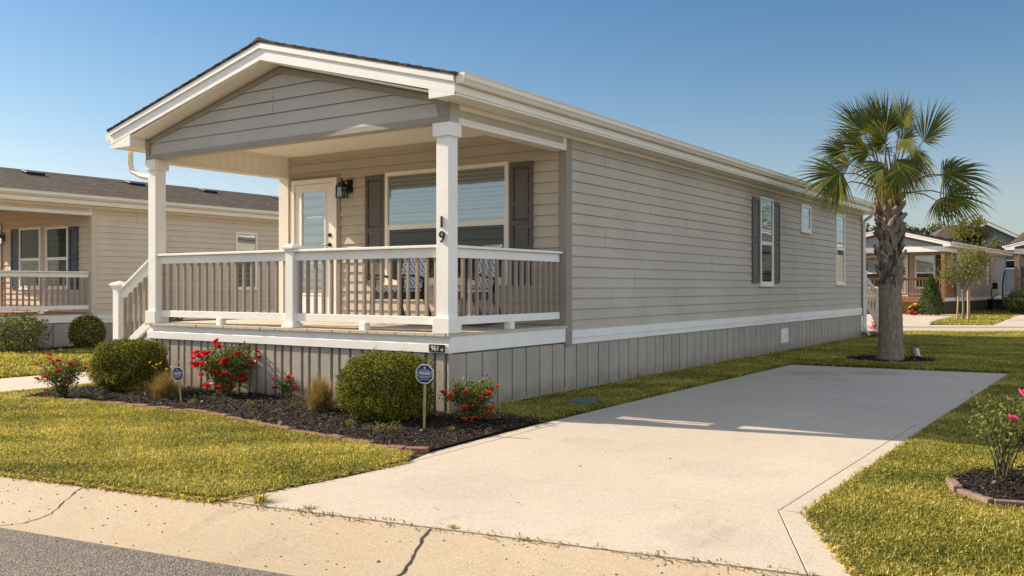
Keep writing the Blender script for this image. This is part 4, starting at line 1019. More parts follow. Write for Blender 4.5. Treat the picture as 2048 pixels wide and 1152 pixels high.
boxwood((-.24, -.72, .02), .44, .38, .65, 'large clipped box bush before the porch corner, beside the blue sign', 76000, leaf=.0155, seed=4)

def petals(r, n=16, seed=0, open_=1.):
    q = np.random.default_rng(seed); vs = []; fs = []; k = 0
    for i in range(n):
        lay = i / n; a = i * 2.399; tilt = .25 + lay * 1.15 * open_; R_ = r * (.45 + .65 * lay); w = R_ * .62
        rad = Vector((cos(a) * sin(tilt), sin(a) * sin(tilt), cos(tilt))); sd = Vector((-sin(a), cos(a), 0)); b = Vector((0, 0, -r * .2))
        c0 = b; p1 = b + rad * R_ * .6 + sd * w * .7; p2 = b + rad * R_ * 1.05 + sd * w * .35 + Vector((0, 0, r * .06)); p3 = b + rad * R_ * 1.05 - sd * w * .35 + Vector((0, 0, r * .06)); p4 = b + rad * R_ * .6 - sd * w * .7
        vs += [c0, p1, p2, p3, p4]; fs += [(k, k + 1, k + 2), (k, k + 2, k + 3), (k, k + 3, k + 4)]; k += 5
    return np.array([tuple(v) for v in vs]), np.array(fs), np.repeat(q.uniform(size=n), 3)
def rose(loc, label, rad, h, flowers, mat, fr=.034, nst=9, nleaf=900, leaf=.034, seed=0, spread=.55, fhi=True, name='rose_bush', leafmat_='roseleaf', low=.25, group=None):
    """arching canes, leaves clustered along them, flowers where listed (dx across the view, height, dy towards it)"""
    r = random.Random(seed); t = thing(name, label, 'rose bush', loc, 0, group); m = MB(); pts = []
    ends = []
    right = Vector(tuple(CR)); fwd = Vector(tuple(CF))
    for fx, fz, fy in flowers: ends.append(right * fx + fwd * (fy - rad * .75 * max(.0, 1 - (abs(fx) / rad) ** 2) ** .5) + Vector((0, 0, fz)))
    for i in range(nst):
        a = r.uniform(0, 2 * pi); q = rad * r.uniform(.35, 1.); ends.append(Vector((q * cos(a), q * sin(a), h * r.uniform(.45, .98))))
    for k, e in enumerate(ends):
        b = Vector((r.uniform(-.04, .04), r.uniform(-.04, .04), 0)); mid = b.lerp(e, .5) + Vector((-e.x * .14, -e.y * .14, h * .08)) + Vector((r.uniform(-.03, .03), r.uniform(-.03, .03), 0))
        P = [b, b.lerp(mid, .5) + Vector((-e.x * .03, -e.y * .03, .01)), mid, mid.lerp(e, .55) + Vector((e.x * .02, e.y * .02, .015)), e - Vector((0, 0, fr * .3 if k < len(flowers) else 0))]
        m.tube(P, [.0065, .0055, .0045, .0035, .0025], 5)
        for j in range(1, 3):
            s = P[2].lerp(P[4], r.uniform(0, .7)); en = s + Vector((r.uniform(-.13, .13), r.uniform(-.13, .13), r.uniform(.0, .12))) * (rad / .35); m.tube([s, en], [.0025, .0012], 4)
            for _ in range(3): pts.append(s.lerp(en, r.uniform(.3, 1)))
        for _ in range(7):
            u = r.uniform(low, 1) ** .8; seg = min(int(u * 4), 3); pts.append(P[seg].lerp(P[seg + 1], u * 4 - seg))
    m.build('canes', 'stem', t)
    per = max(1, nleaf // len(pts)); A = np.repeat(np.array([tuple(p) for p in pts]), per, 0); A = A + np.random.default_rng(seed).normal(0, .034 * rad / .35, A.shape); A = A[A[:, 2] > .02]
    leaves_obj('leaves', A, leaf, leaf * .62, leafmat_, t, up=.25)
    proto = {}
    for k, (fx, fz, fy) in enumerate(flowers):
        vi = k % 3
        if vi not in proto:
            v, f, tt = petals(fr, 18, seed * 7 + vi, (.85, 1.05, 1.2)[vi]); fo = np_obj('flower', v, [f], mat, t, [tt]); proto[vi] = fo
        else: fo = proto[vi].copy(); COL.objects.link(fo); fo.parent = t
        fo.location = ends[k] - fwd * .02; o = Vector((ends[k].x, ends[k].y, .12)) - fwd * .10
        fo.rotation_euler = (r.uniform(-.6, .6) - .1, r.uniform(-.5, .5), r.uniform(0, 6)); s = r.uniform(1.05, 1.65); fo.scale = (s, s, s * .9)
    return t
def fl(lst, bx, by, dep, jit=.1, seed=0):
    """flowers of one bush from where the photo shows them, spread in depth"""
    r = random.Random(seed); k = dep / F0
    return [((x - bx) * k, CAM.z + (573.76 - y) * k, r.uniform(-jit, jit)) for x, y in lst]
def depth(p): return (p[0] - CAM.x) * CF[0] + (p[1] - CAM.y) * CF[1]
def at_px(x, y): p = pxz(x, y); return (round(p.x, 3), round(p.y, 3), .02)
def rose_at(bx, by, lst, label, rad, h, mat, jit=.12, seed=0, **k):
    p = at_px(bx, by); d = depth(p); return rose(p, label, rad, h, fl(lst, bx, by, d, jit, seed), mat, seed=seed, **k)
rose_at(125, 797, [(119, 710), (75, 731), (127, 723), (118, 719), (163, 731), (153, 728), (141, 739), (107, 754), (73, 761), (146, 764), (120, 778), (176, 738)], 'leggy rose bush with small red flowers at the left end of the bed', .28, .50, 'red', seed=11, nst=24, nleaf=2600, leaf=.028, fr=.034)
rose_at(452, 792, [(448, 683), (451, 693), (391, 708), (431, 707), (403, 716), (413, 712), (402, 729), (391, 736), (484, 708), (514, 706), (519, 717), (450, 775), (482, 757), (496, 749), (466, 745), (440, 745), (500, 760), (410, 750), (425, 728), (462, 722), (475, 775), (430, 770), (505, 730)], 'largest rose bush, dense with dark red blooms, before the left half of the porch', .36, .64, 'red', seed=12, nst=46, nleaf=7500, leaf=.030, low=.1, fr=.052)
rose_at(570, 800, [(548, 761), (582, 757), (549, 778), (596, 776), (590, 779)], 'small rose with five red blooms between the dense rose bush and the dry grass', .12, .30, 'red', seed=13, nst=7, nleaf=420, leaf=.028, fr=.032, jit=.06)
rose_at(940, 842, [(904, 790), (913, 784), (901, 797), (886, 793), (933, 780), (978, 783), (995, 779), (963, 796), (930, 811), (949, 816), (964, 819), (974, 833), (984, 814), (951, 832), (976, 790), (931, 836)], 'rose bush with bright orange-red flowers at the porch corner', .27, .44, 'orangered', seed=14, nst=30, nleaf=4200, leaf=.028, low=.1, fr=.034, jit=.14)
rose_at(2003, 968, [(2012, 789), (1974, 828), (2037, 853)], 'open rose bush with magenta flowers in the small stone-edged bed at the right', .36, .60, 'pink', seed=15, nst=15, nleaf=1100, leaf=.030, fr=.040, low=.45, jit=.05)

def tuft(loc, label, rad, h, n, name='ornamental_grass', mat='drygrass', green=0., seed=0, cat='grass clump', w=.0035, seeds=0, group=None, flowers=()):
    r = np.random.default_rng(seed); t = thing(name, label, cat, loc, 0, group)
    a = r.uniform(0, 2 * pi, n); ln = np.abs(r.normal(.25, .75, n)); H_ = h * r.uniform(.45, 1.15, n); k = n
    base = np.column_stack([r.normal(0, rad * .22, k), r.normal(0, rad * .22, k), np.zeros(k)]); d = np.column_stack([np.cos(a), np.sin(a)])
    wv = np.column_stack([-np.sin(a), np.cos(a), np.zeros(k)]) * (w * r.uniform(.6, 1.3, k))[:, None] / 2
    P = [base]
    for u in (.35, .7, 1.):
        P.append(base + np.column_stack([d * (rad * 1.5 * ln * u ** 1.6)[:, None], H_ * (u - .35 * ln * u ** 2.5)]))
    P[3][:, 2] = np.maximum(P[3][:, 2], .01)
    v = np.stack([P[0] - wv, P[0] + wv, P[1] + wv, P[1] - wv, P[2] + wv * .8, P[2] - wv * .8, P[3]], 1).reshape(-1, 3); i = np.arange(k)[:, None] * 7
    tt = np.clip(r.uniform(0, 1, k), 0, 1)
    np_obj('blades', v, [i + [0, 1, 2, 3], i + [3, 2, 4, 5], i + [5, 4, 6]], mat, t, [tt, tt, tt])
    if len(flowers):
        m = MB()
        for j, (fx, fz, fy) in enumerate(flowers):
            e = Vector(tuple(CR)) * fx + Vector(tuple(CF)) * fy + Vector((0, 0, fz)); m.tube([(0, 0, 0), (e.x * .4, e.y * .4, e.z * .6), tuple(e)], [.003, .0025, .0018], 4)
            v_, f_, q_ = petals(.020, 10, j, 1.2); fo = np_obj('flower', v_, [f_], 'yellow', t, [q_]); fo.location = e; fo.rotation_euler = (r.uniform(-.6, .6), r.uniform(-.6, .6), 0)
        m.build('flower_stalks', 'stem', t)
    return t
p = at_px(330, 800); tuft(p, 'brown ornamental grass with yellow flowers, between the left box bush and the small sign', .20, .34, 1500, seed=2, flowers=fl([(296, 729), (310, 733), (306, 736), (323, 729), (342, 737), (359, 727), (330, 742), (313, 739)], 330, 800, depth(p), .08))
p = at_px(640, 826); tuft(p, 'straw-coloured ornamental grass left of the right-hand box bush', .19, .42, 1700, seed=5, w=.003)
for (x, y, s, lb) in ((785, 868, .09, 'fresh green seedling weed in the mulch below the right-hand box bush'), (757, 872, .09, 'low pale green weed beside the seedling, near the bed edge'), (700, 858, .06, 'small green sprout in the mulch left of the two larger weeds'), (500, 818, .06, 'low green sprout in the mulch below the dense rose'), (385, 812, .05, 'tiny sprout just right of the small sign stake'), (905, 868, .05, 'small sprout in the mulch right of the blue sign stake')):
    p = at_px(x, y); t = thing('weed', lb, 'weed', p); q = np.random.default_rng(x).normal(0, 1, (90, 3)) * [s * .45, s * .45, s * .3] + [0, 0, s * .5]; q[:, 2] = np.abs(q[:, 2]); leaves_obj('leaves', q, .024, .010, 'treeleaf', t, up=.8, tlo=.4)
    mm = MB()
    for k in range(5): mm.tube([(0, 0, 0), (random.uniform(-s, s) * .6, random.uniform(-s, s) * .6, s * 1.0)], [.002, .001], 4)
    mm.build('stems', 'stem', t)
for (x, y, s, n, lb) in ((520, 1008, .085, 130, 'largest grass tuft growing from the kerb joint at the lawn corner'), (462, 1002, .045, 50, 'small green tuft where lawn, kerb and driveway meet'), (618, 1022, .05, 50, 'thin tuft in the kerb joint right of the largest one'), (905, 1061, .04, 60, 'small tuft at the head of the kerb crack'), (768, 1041, .03, 30, 'tiny tuft midway along the kerb joint')):
    q = pxz(x, y, -.01); tuft((q.x, q.y, -.012), lb, s * .9, s, n, 'grass_tuft', 'grass', seed=x, cat='grass tuft', w=.006)
p = at_px(225, 812); tuft((-4.15, -1.42, .02), 'little green tuft at the brick edge below the left box bush', .05, .06, 60, 'grass_tuft', 'grass', seed=88, cat='grass tuft', w=.006)

# yard signs
def yard_sign(loc, label, face, z, size, rzz, tilt, slen, board):
    t = thing('yard_sign', label, 'sign', loc, rzz); m = MB(); m.box(-.011, .011, -.006, .006, -.05, z - size * .42); s = m.build('stake', 'stake', t); 
    oc = lambda r, y: [(r * cos(pi / 8 + k * pi / 4), y, z + r * 1.03 * sin(pi / 8 + k * pi / 4)) for k in range(8)]
    R_ = size / 2 / cos(pi / 8)
    m = MB(); m.prism(oc(R_, -.016), (0, .008, 0)); b = m.build('sign_board', 'signwhite', t); m = MB(); m.prism(oc(R_ * .90, -.0185), (0, .0024, 0)); m.build('sign_face', board, b)
    y = -.020; u = size
    text('sign_text', 'BRINKS', u * .19, 'signwhite', b, (0, y, z + u * .02), (1, 0, 0), (0, 0, 1), .001, sx=1.02, offset=.0012)
    m = MB()
    for a, c, d, e in ((-.40, .40, .135, .152), (-.40, .40, -.125, -.108), (-.40, -.383, -.108, .135), (.383, .40, -.108, .135)): m.box(a * u, c * u, y - .0005, y + .0012, z + d * u, z + e * u)
    m.build('sign_rule', 'signwhite', b)
    text('sign_text', 'PROTECTED BY', u * .072, 'signwhite', b, (0, y, z + u * .215), (1, 0, 0), (0, 0, 1), .001)
    text('sign_text', 'HOME SECURITY', u * .088, 'signwhite', b, (0, y, z - u * .19), (1, 0, 0), (0, 0, 1), .001)
    text('sign_text', '24 HOUR ALARM', u * .065, 'signwhite', b, (0, y, z - u * .30), (1, 0, 0), (0, 0, 1), .001)
    m = MB(); m.tube([(0, y + .001, z + u * .33), (0, y - .001, z + u * .33)], [u * .05, u * .05], 6); m.build('sign_emblem', 'signwhite', b)
    t.rotation_euler = (0, tilt, rzz); return t
p = at_px(362, 808); yard_sign(p, 'small dark eight-sided security sign on a leaning stake, left of the dense rose', 0, .335, .155, .35, -.10, .3, 'navydark')
p = at_px(848, 864); yard_sign(p, 'larger blue eight-sided security sign on a pale stake at the porch corner', 0, .53, .175, .35, .02, .5, 'navy')

# valve box cover in the grass strip
t = thing('valve_box_cover', 'flat teal utility cover set in the grass beside the house', 'utility cover', (.72, 1.64, .0), .1)
m = MB(); m.box(-.14, .14, -.20, .20, 0, .050); m.build('lid', 'teal', t, bevel=.01); m = MB(); m.box(-.155, .155, -.215, .215, -.02, .043); m.build('rim', 'teal', t, bevel=.006)

# rocking chairs
def rocking_chair(loc, rz, label, mat='brownplastic', cush='cushion', sc=1., group=None):
    t = thing('rocking_chair', label, 'rocking chair', loc, rz, group)
    for s in (-1, 1):
        x = s * .27
        P = [(x, -.42 + .84 * i / 12, .035 + .11 * abs((i / 12 - .45) * 1.75) ** 2.2) for i in range(13)]
        m = MB()
        for a, b in zip(P[:-1], P[1:]): m.bar(a, b, .03, .045)
        m.build('rocker', mat, t)
        m = MB(); m.bar((x, -.27, .06), (x, -.235, .63), .045, .06, up=(0, 1, 0)); m.build('leg', mat, t, bevel=.006)
        m = MB(); m.bar((x * .95, .30, .06), (x * .95, .17, .42), .04, .055, up=(0, 1, 0)); m.build('leg', mat, t, bevel=.006)
        m = MB(); Q = [(x * 1.04, -.33, .625), (x * 1.06, -.26, .655), (x * 1.06, -.05, .65), (x * 1.0, .22, .60)]
        for a, b in zip(Q[:-1], Q[1:]): m.bar(a, b, .075, .025)
        m.build('armrest', mat, t, bevel=.006)
    m = MB()
    for i in range(6): y = -.24 + i * .082; m.box(-.25, .25, y, y + .07, .415 - i * .012, .435 - i * .012)
    m.box(-.26, -.235, -.26, .24, .34, .42); m.box(.235, .26, -.26, .24, .34, .42); m.box(-.25, .25, -.275, -.25, .35, .43); m.build('seat', mat, t, bevel=.004)
    m = MB(); lean = Vector((0, .27, .96))
    for i in range(6):
        x = -.20 + i * .08; top = .66 - .05 * abs(i - 2.5) / 2.5; b = Vector((x, .20, .40)); m.bar(b, b + lean * top, .066, .018, up=(0, -1, 0))
    for z in (.08, .38, .56): b = Vector((0, .222, .40)) + lean * z; m.obox(b, (1, 0, 0), (0, 1, 0), (0, 0, 1), .46, .02, .06)
    m.build('backrest', mat, t, bevel=.004)
    if cush:
        m = MB(); m.box(-.225, .225, -.26, .17, .437, .487); c = m.build('seat_cushion', cush, t, bevel=.02)
        m = MB(); b = Vector((0, .155, .455)); m.obox(b + lean * .31, (1, 0, 0), lean.cross(Vector((1, 0, 0))), lean, .43, .05, .60); m.build('back_cushion', cush, t, bevel=.02)
    return t
G_ = 'cushioned rocking chairs on the porch'
rocking_chair((-1.98, 1.50, .866), radians(-6), 'brown rocking chair with dotted cushion on the porch, left of the corner post', group=G_)
rocking_chair((-.86, 1.55, .866), radians(-24), 'brown rocking chair with dotted cushion on the porch, right of the corner post', group=G_)
rocking_chair((-17.6, 3.35, .766), radians(25), 'red-brown wooden rocking chair on the porch of the left house', 'redwood', None)

# left house bushes
boxwood((-12.72, 3.55, 0), .37, .36, .74, 'round clipped dark bush beside the left house', 6500, leaf=.036, mat='boxleaf', sq=2.0, seed=6, lump=.03)
boxwood((-12.95, 2.20, 0), .62, .5, .78, 'loose dark shrub at the left edge, before the left house', 4200, leaf=.048, mat='roseleaf', sq=2., seed=7, lump=.14, name='loose_shrub', gaps=.55)
boxwood((-13.0, 5.75, 0), .38, .38, .72, 'dark bush by the left house, seen through the stair railing', 4000, leaf=.04, sq=2., seed=8)

# ------------------------------------------------------------------ palm
PL = Vector((2.31, 10.25, 0)); pal = thing('fan_palm', 'fan palm with a crisscross booted trunk, standing behind the driveway', 'palm tree', PL)
def palm_trunk():
    n = 40; vs = []; fs = []; zs = np.linspace(0, 1.42, 46)
    for z in zs:
        r = .215 + .045 * math.exp(-z / .22) - .012 * z
        for k in range(n):
            a = 2 * pi * k / n; rr = r * (1 + .012 * sin(9 * a + 3 * z) + .008 * sin(23 * a + z * 7) + .012 * sin(z * 42 + .7 * sin(a * 2)) + .010 * random.uniform(-1, 1)); vs.append((rr * cos(a) + .012 * sin(z * 2), rr * sin(a), z))
    for i in range(len(zs) - 1):
        for k in range(n): fs.append((i * n + k, i * n + (k + 1) % n, (i + 1) * n + (k + 1) % n, (i + 1) * n + k))
    m = MB(); m.add(vs, fs, True); m.build('trunk', 'palmbark', pal)
    m = MB(); m.tube([(0, 0, 1.3), (0, 0, 1.9), (0, 0, 2.5), (0, 0, 3.2)], [.175, .175, .155, .10], 20); m.build('upper_trunk', 'darkbark', pal)
    # boots: split leaf bases spiralling up the trunk
    for part, mat, za, zb, N_ in (('leaf_bases', 'boot', 1.28, 2.72, 112), ('fresh_leaf_bases', 'bootfresh', 2.70, 3.22, 44)):
        m = MB()
        for i in range(N_):
            u = i / N_; z = za + (zb - za) * u; a = i * 2.399 + random.uniform(-.15, .15)
            hgt = (z - 1.28) / 1.94; r = .162 + .035 * sin(min(max(hgt, 0), 1) * pi * .8 + .45) - (.10 * max(0, hgt - .5))
            if z > 2.9: r -= .08 * (z - 2.9)
            out = Vector((cos(a), sin(a), 0)); tan_ = Vector((-sin(a), cos(a), 0)); skew = random.choice((-1, 1)) * random.uniform(.55, 1.0)
            L_ = random.uniform(.24, .33); up = (Vector((0, 0, 1)) + tan_ * skew + out * random.uniform(.0, .16)).normalized(); w0, w1 = random.uniform(.14, .19), random.uniform(.045, .08)
            b = out * (r - .05) + Vector((0, 0, z)); sd = up.cross(out).normalized(); nn = sd.cross(up).normalized()
            if nn.dot(out) < 0: nn = -nn
            th = .028; mid = b + up * L_ * .5 + out * .02; e = b + up * L_ + out * random.uniform(.02, .06)
            vs = []
            for c, w, h_ in ((b, w0, th), (mid, (w0 + w1) * .48, th * .9), (e, w1, th * .5)):
                vs += [c - sd * w / 2, c + nn * h_ * .9, c + sd * w / 2, c - nn * h_ * .4]
            m.add(vs, [(0, 1, 5, 4), (1, 2, 6, 5), (2, 3, 7, 6), (3, 0, 4, 7), (4, 5, 9, 8), (5, 6, 10, 9), (6, 7, 11, 10), (7, 4, 8, 11), (8, 9, 10, 11)])
        m.build(part, mat, pal)
palm_trunk()
R3 = Vector(tuple(CR)); F3 = Vector(tuple(CF)); U3 = Vector((0, 0, 1))
K_ = 16.93 / F0
def pv3(x, y, dz=0.): return R3 * ((x - 1779.4) * K_) + U3 * (CAM.z + (573.76 - y) * K_) + F3 * dz
def frond(x, y, dz, ang, rad, spread=150, nseg=34, face=.0, droop=.35, young=False, root=None, seed=0, roll=0., fold=.5):
    """costapalmate fan: pleated segments joined near the hub, split and drooping at the tips"""
    r = random.Random(seed); hub = pv3(x, y, dz); a = radians(ang)
    ax = (R3 * cos(a) + U3 * sin(a) + F3 * face).normalized(); nrm = -F3
    side_ = ax.cross(nrm).normalized(); nrm = side_.cross(ax).normalized()
    side_ = (side_ * cos(roll) + nrm * sin(roll)).normalized(); nrm = side_.cross(ax).normalized()
    vs = []; fs = []; tt = []; k = 0; da = radians(spread) / nseg
    base_t = r.uniform(.2, .45)
    for i in range(nseg):
        t = (i + .5) / nseg * 2 - 1; th = t * radians(spread) / 2; L_ = rad * (1 - .30 * abs(t) ** 2) * r.uniform(.90, 1.06)
        hb = hub + ax * (rad * .13 * (1 - abs(t)))
        th += r.uniform(-.5, .5) * da; d = (ax * cos(th) + side_ * sin(th) + nrm * (-.45 * t * t * fold * 2 + r.uniform(-.06, .06))).normalized()
        w = L_ * .5 * da * 1.15; pw = (side_ * cos(th) - ax * sin(th)).normalized()
        dr = droop * .62 * r.uniform(.6, 1.4); brk = r.random() < .06
        st = (0, .12, .34, .52, .70, .86, 1.)
        ws = (.10, .40, .92, .78, .46, .24, .02)
        for q, (s, ww) in enumerate(zip(st, ws)):
            fall = max(0, s - .42); c = hb + d * (L_ * s) - U3 * (L_ * dr * fall * fall * 1.9)
            if brk and s > .62: c = hb + d * (L_ * .62) - U3 * (L_ * (s - .62) * .95) + d * (L_ * (s - .62) * .2)
            h_ = nrm * (w * ww * .34)
            vs += [c - pw * w * ww * .5, c + h_, c + pw * w * ww * .5]
        v = base_t + r.uniform(-.18, .18) + (.45 if r.random() < .10 else 0)
        for q in range(6):
            b = k + q * 3; fs += [(b, b + 1, b + 4, b + 3), (b + 1, b + 2, b + 5, b + 4)]; tt += [v + .07 * q * (q > 3)] * 2
        k += 21
    np_obj('frond', np.array([tuple(v) for v in vs]), [np.array(fs)], 'palmyoung' if young else 'palmleaf', pal, [np.clip(tt, 0, 1)])
    m = MB(); rt = root or pv3(1777 + r.uniform(-9, 9), 392 + r.uniform(-8, 8), dz * .15); md = rt.lerp(hub, .5) + U3 * (.10 if not young else .02)
    m.tube([rt, rt.lerp(md, .5) + U3 * .03, md, md.lerp(hub, .5) + U3 * .03, hub + ax * rad * .12], [.020, .017, .014, .012, .006], 6); m.build('petiole', 'stem', pal)
FR = [  # hub x, y, depth, direction, radius, spread, face, droop
    (1677, 345, -.15, 205, .92, 185, -.25, .30), (1868, 352, -.35, 352, .88, 175, -.2, .55), (1905, 383, .25, 330, .85, 165, -.15, .45),
    (1727, 270, -.1, 128, .82, 140, .1, .25), (1776, 268, .1, 96, .86, 135, .05, .15), (1840, 285, -.1, 52, .98, 120, .1, .25),
    (1838, 298, .15, 292, .62, 150, -.2, .35), (1752, 330, -.35, 238, .84, 150, -.45, .45), (1768, 325, -.45, 300, .72, 130, -.6, .45),
    (1738, 300, .0, 195, .60, 150, -.1, .35), (1795, 262, -.2, 78, .80, 110, .15, .2), (1755, 262, .35, 112, .78, 120, .3, .15),
    (1868, 400, -.1, 312, .62, 150, -.2, .5), (1890, 350, .2, 20, .66, 110, .1, .5), (1690, 362, .25, 235, .62, 140, .1, .5), (1765, 235, .25, 100, .62, 150, .3, .2), (1812, 250, .3, 62, .66, 130, .3, .2), (1785, 350, .35, 280, .6, 160, .4, .5), (1735, 290, .3, 140, .7, 130, .4, .3), (1700, 300, .2, 165, .62, 120, .2, .5), (1815, 330, .1, 320, .60, 140, .1, .6), (1760, 290, -.3, 150, .6, 130, -.2, .5), (1775, 345, -.55, 265, .62, 150, -.5, .6), (1822, 275, .45, 40, .75, 130, .5, .3), (1850, 305, .55, 10, .62, 140, .6, .45), (1720, 320, .5, 170, .66, 140, .6, .45), (1780, 300, .55, 80, .7, 150, .8, .3), (1790, 330, -.3, 275, .55, 130, -.3, .5)]
for i, (x, y, dz, an, ra, spd, fc, dr) in enumerate(FR): frond(x, y, dz, an, ra, spd, 36, fc, dr, seed=i + 40, roll=(-.35, .3, .1, -.2, .25)[i % 5])
frond(1788, 288, -.55, 265, .34, 190, 26, -.3, .25, young=True, seed=90)
frond(1800, 262, -.3, 80, .36, 70, 14, .1, .1, young=True, seed=91)
frond(1742, 345, -.5, 245, .55, 90, 16, -.3, .6, young=True, seed=92)
q = pxz(1838, 718); t = thing('irrigation_pipe', 'short tilted white pipe stub in the mulch right of the palm', 'pipe', (q.x, q.y, 0)); m = MB(); m.tube([(0, 0, -.02), (-.05, .0, .20)], .045, 16); m.build('pipe', 'pvc', t)
q = pxz(1826, 716); t = thing('seedling', 'thin twiggy seedling between the palm trunk and the white pipe', 'seedling', (q.x, q.y, 0)); m = MB()
for k in range(6): m.tube([(0, 0, 0), (random.uniform(-.08, .08), random.uniform(-.05, .05), .2), (random.uniform(-.15, .12), random.uniform(-.1, .1), random.uniform(.25, .42))], [.005, .004, .002], 5)
m.build('stems', 'bark', t); leaves_obj('leaves', rng.normal(0, .08, (60, 3)) + [0, 0, .25], .04, .018, 'drygrass', t)

# ------------------------------------------------------------------ trees
def tree(loc, label, h, cr, cz, n, leaf, mat='treeleaf', trunk=.05, name='tree', seed=0, nclump=26, bark='bark', group=None, flat=1., cat='tree'):
    r = random.Random(seed); t = thing(name, label, cat, loc, 0, group); m = MB()
    m.tube([(0, 0, 0), (trunk * .3, 0, cz * .35), (-trunk * .2, trunk * .2, cz * .75), (0, 0, cz), (0, 0, h * .9)], [trunk * 1.25, trunk, trunk * .85, trunk * .7, trunk * .15], 8)
    C_ = []
    for i in range(nclump):
        while 1:
            v = Vector((r.uniform(-1, 1), r.uniform(-1, 1), r.uniform(-1, 1)))
            if v.length < 1: break
        c = Vector((v.x * cr, v.y * cr, cz + (h - cz) * .5 + v.z * (h - cz) * .52 * flat)); C_.append(c)
        s = Vector((0, 0, min(max(c.z * r.uniform(.45, .75), cz * .6), h * .8))); m.tube([s, s.lerp(c, .5) + Vector((0, 0, .03 * h)), c], [trunk * .4, trunk * .22, trunk * .08], 5)
    m.build('trunk', bark, t)
    q = np.random.default_rng(seed); A = []
    for c in C_:
        k = int(n / nclump * q.uniform(.5, 1.5)); s = cr * q.uniform(.18, .34); A.append(q.normal(0, 1, (k, 3)) * [s, s, s * .75] + tuple(c))
    A = np.vstack(A); leaves_obj('crown', A[A[:, 2] > .1], leaf, leaf * .6, mat, t, up=.2)
    return t
q = pxz(1926, 641); tree((q.x, q.y, 0), 'young staked tree with a thin yellow-green crown across the back street', 3.0, .80, 1.5, 5200, .075, trunk=.045, seed=3, nclump=30, name='young_tree')
for x, y, w, hh, lb in ((1914.5, 641, .045, .98, 'short round stake left of the young tree'), (1937, 640, .075, 1.28, 'taller flat wooden stake right against the young tree')):
    q = pxz(x, y); o = MB().box(-w / 2 * 1.3, w / 2 * 1.3, -w / 2, w / 2, -.05, hh).build('tree_stake', 'stake', bevel=.008); o.location = (q.x, q.y, 0); o.rotation_euler = (.02, .03 if w < .05 else -.01, YAW); tag(o, lb, 'stake')
# cone evergreen
q = pxz(1862, 632.0); t = thing('conical_evergreen', 'conical dark evergreen shrub before the house across the back street', 'shrub', (q.x, q.y, 0))
n = 9000; u = rng.uniform(0, 1, n) ** .75; a = rng.uniform(0, 2 * pi, n); hz = u * 1.88; rr = .66 * np.clip((1 - u) ** .72, .03, 1) * (1 - .35 * np.clip(.14 - u, 0, 1) / .14) * rng.beta(7, 1.3, n) * (1 + .08 * np.sin(a * 5 + u * 14) + .06 * np.sin(a * 9 - u * 22))
leaves_obj('foliage', np.column_stack([rr * np.cos(a), rr * np.sin(a), hz + .03]), .075, .04, 'conifer', t, up=1.2); MB().tube([(0, 0, 0), (0, 0, 1.6)], [.05, .01], 6).build('trunk', 'darkbark', t)

# houses across the back street
def dpt(x, y, d): p = CF * d + CR * ((x - 1024) / F0 * d); return (CAM.x + p[0], CAM.y + p[1], 0)
wood = dict(post='wood', rail='wood', bal='wood', deck='wooddeck', detail=0, whitebeam=True, postcap=False, gable='gable_grey', trim='shutter', shutmat='darkshut', lamp=None, vent=False, stairs=False,
            door=(-3.1, -2.3), pwin=((-1.95, -1.0, 1.3, 3.0, 2.1), (-4.6, -3.6, 1.3, 3.0, 2.1)), pshut=((-.93, -.45, 1.3, 3.0),), winmat='white', gutter=True, skirt='darkbark', skirt_sp=.4)
hb = build_house('mobile_home', 'grey home with a brown wooden porch and lattice, behind the palm across the back street', (-1.56, 41.0, 0), radians(-3),
    dict(wood, siding='homegrey', swin=((8.0, 8.5, 1.5, 3.0, 2.3), (10.6, 11.2, 1.5, 3.1, 2.3)), sshut=((11.25, 11.6, 1.5, 3.1),), L=17.,
         roofvents=((.8, -2.2), (3., -2.2), (6., -2.0), (8.5, -2.0), (11, -2.)), pipes=((4.4, -1.6, .55),), W=5.6, whitebeam=True, seams=3.))
# lattice under its porch
m = MB()
for k in range(60):
    x = -5.6 + k * .12
    for s in (-1, 1):
        x0, x1 = (x, x + .62 * s); 
        if x0 < -5.6 or x0 > -.05 or x1 < -5.62 or x1 > .0: continue
        m.bar((x0, -.04 - .008 * s, .03), (x1, -.04 - .008 * s, .62), .03, .008, up=(0, -1, 0))
m.box(-5.6, 0, -.055, -.024, .62, .84); m.build('lattice', 'wood', hb)
hc = build_house('mobile_home', 'home at the right edge with brown posts and a tall brown shingle roof', (6.2, 46.3, 0), radians(-3),
    dict(wood, siding='siding', gable='redpanel', swin=(), sshut=(), L=9., detail=0, postcap=False))
m = MB(); # hipped taller roof behind its porch
rv = [(-6.0, 2.9, 3.75), (1.0, 2.9, 3.75), (1.0, 9.4, 3.75), (-6.0, 9.4, 3.75), (-4.1, 6.0, 6.1), (-.9, 6.0, 6.1)]
m.add(rv, [(0, 1, 5, 4), (1, 2, 5), (2, 3, 4, 5), (3, 0, 4), (3, 2, 1, 0)]); m.build('upper_roof', 'shingle', hc)
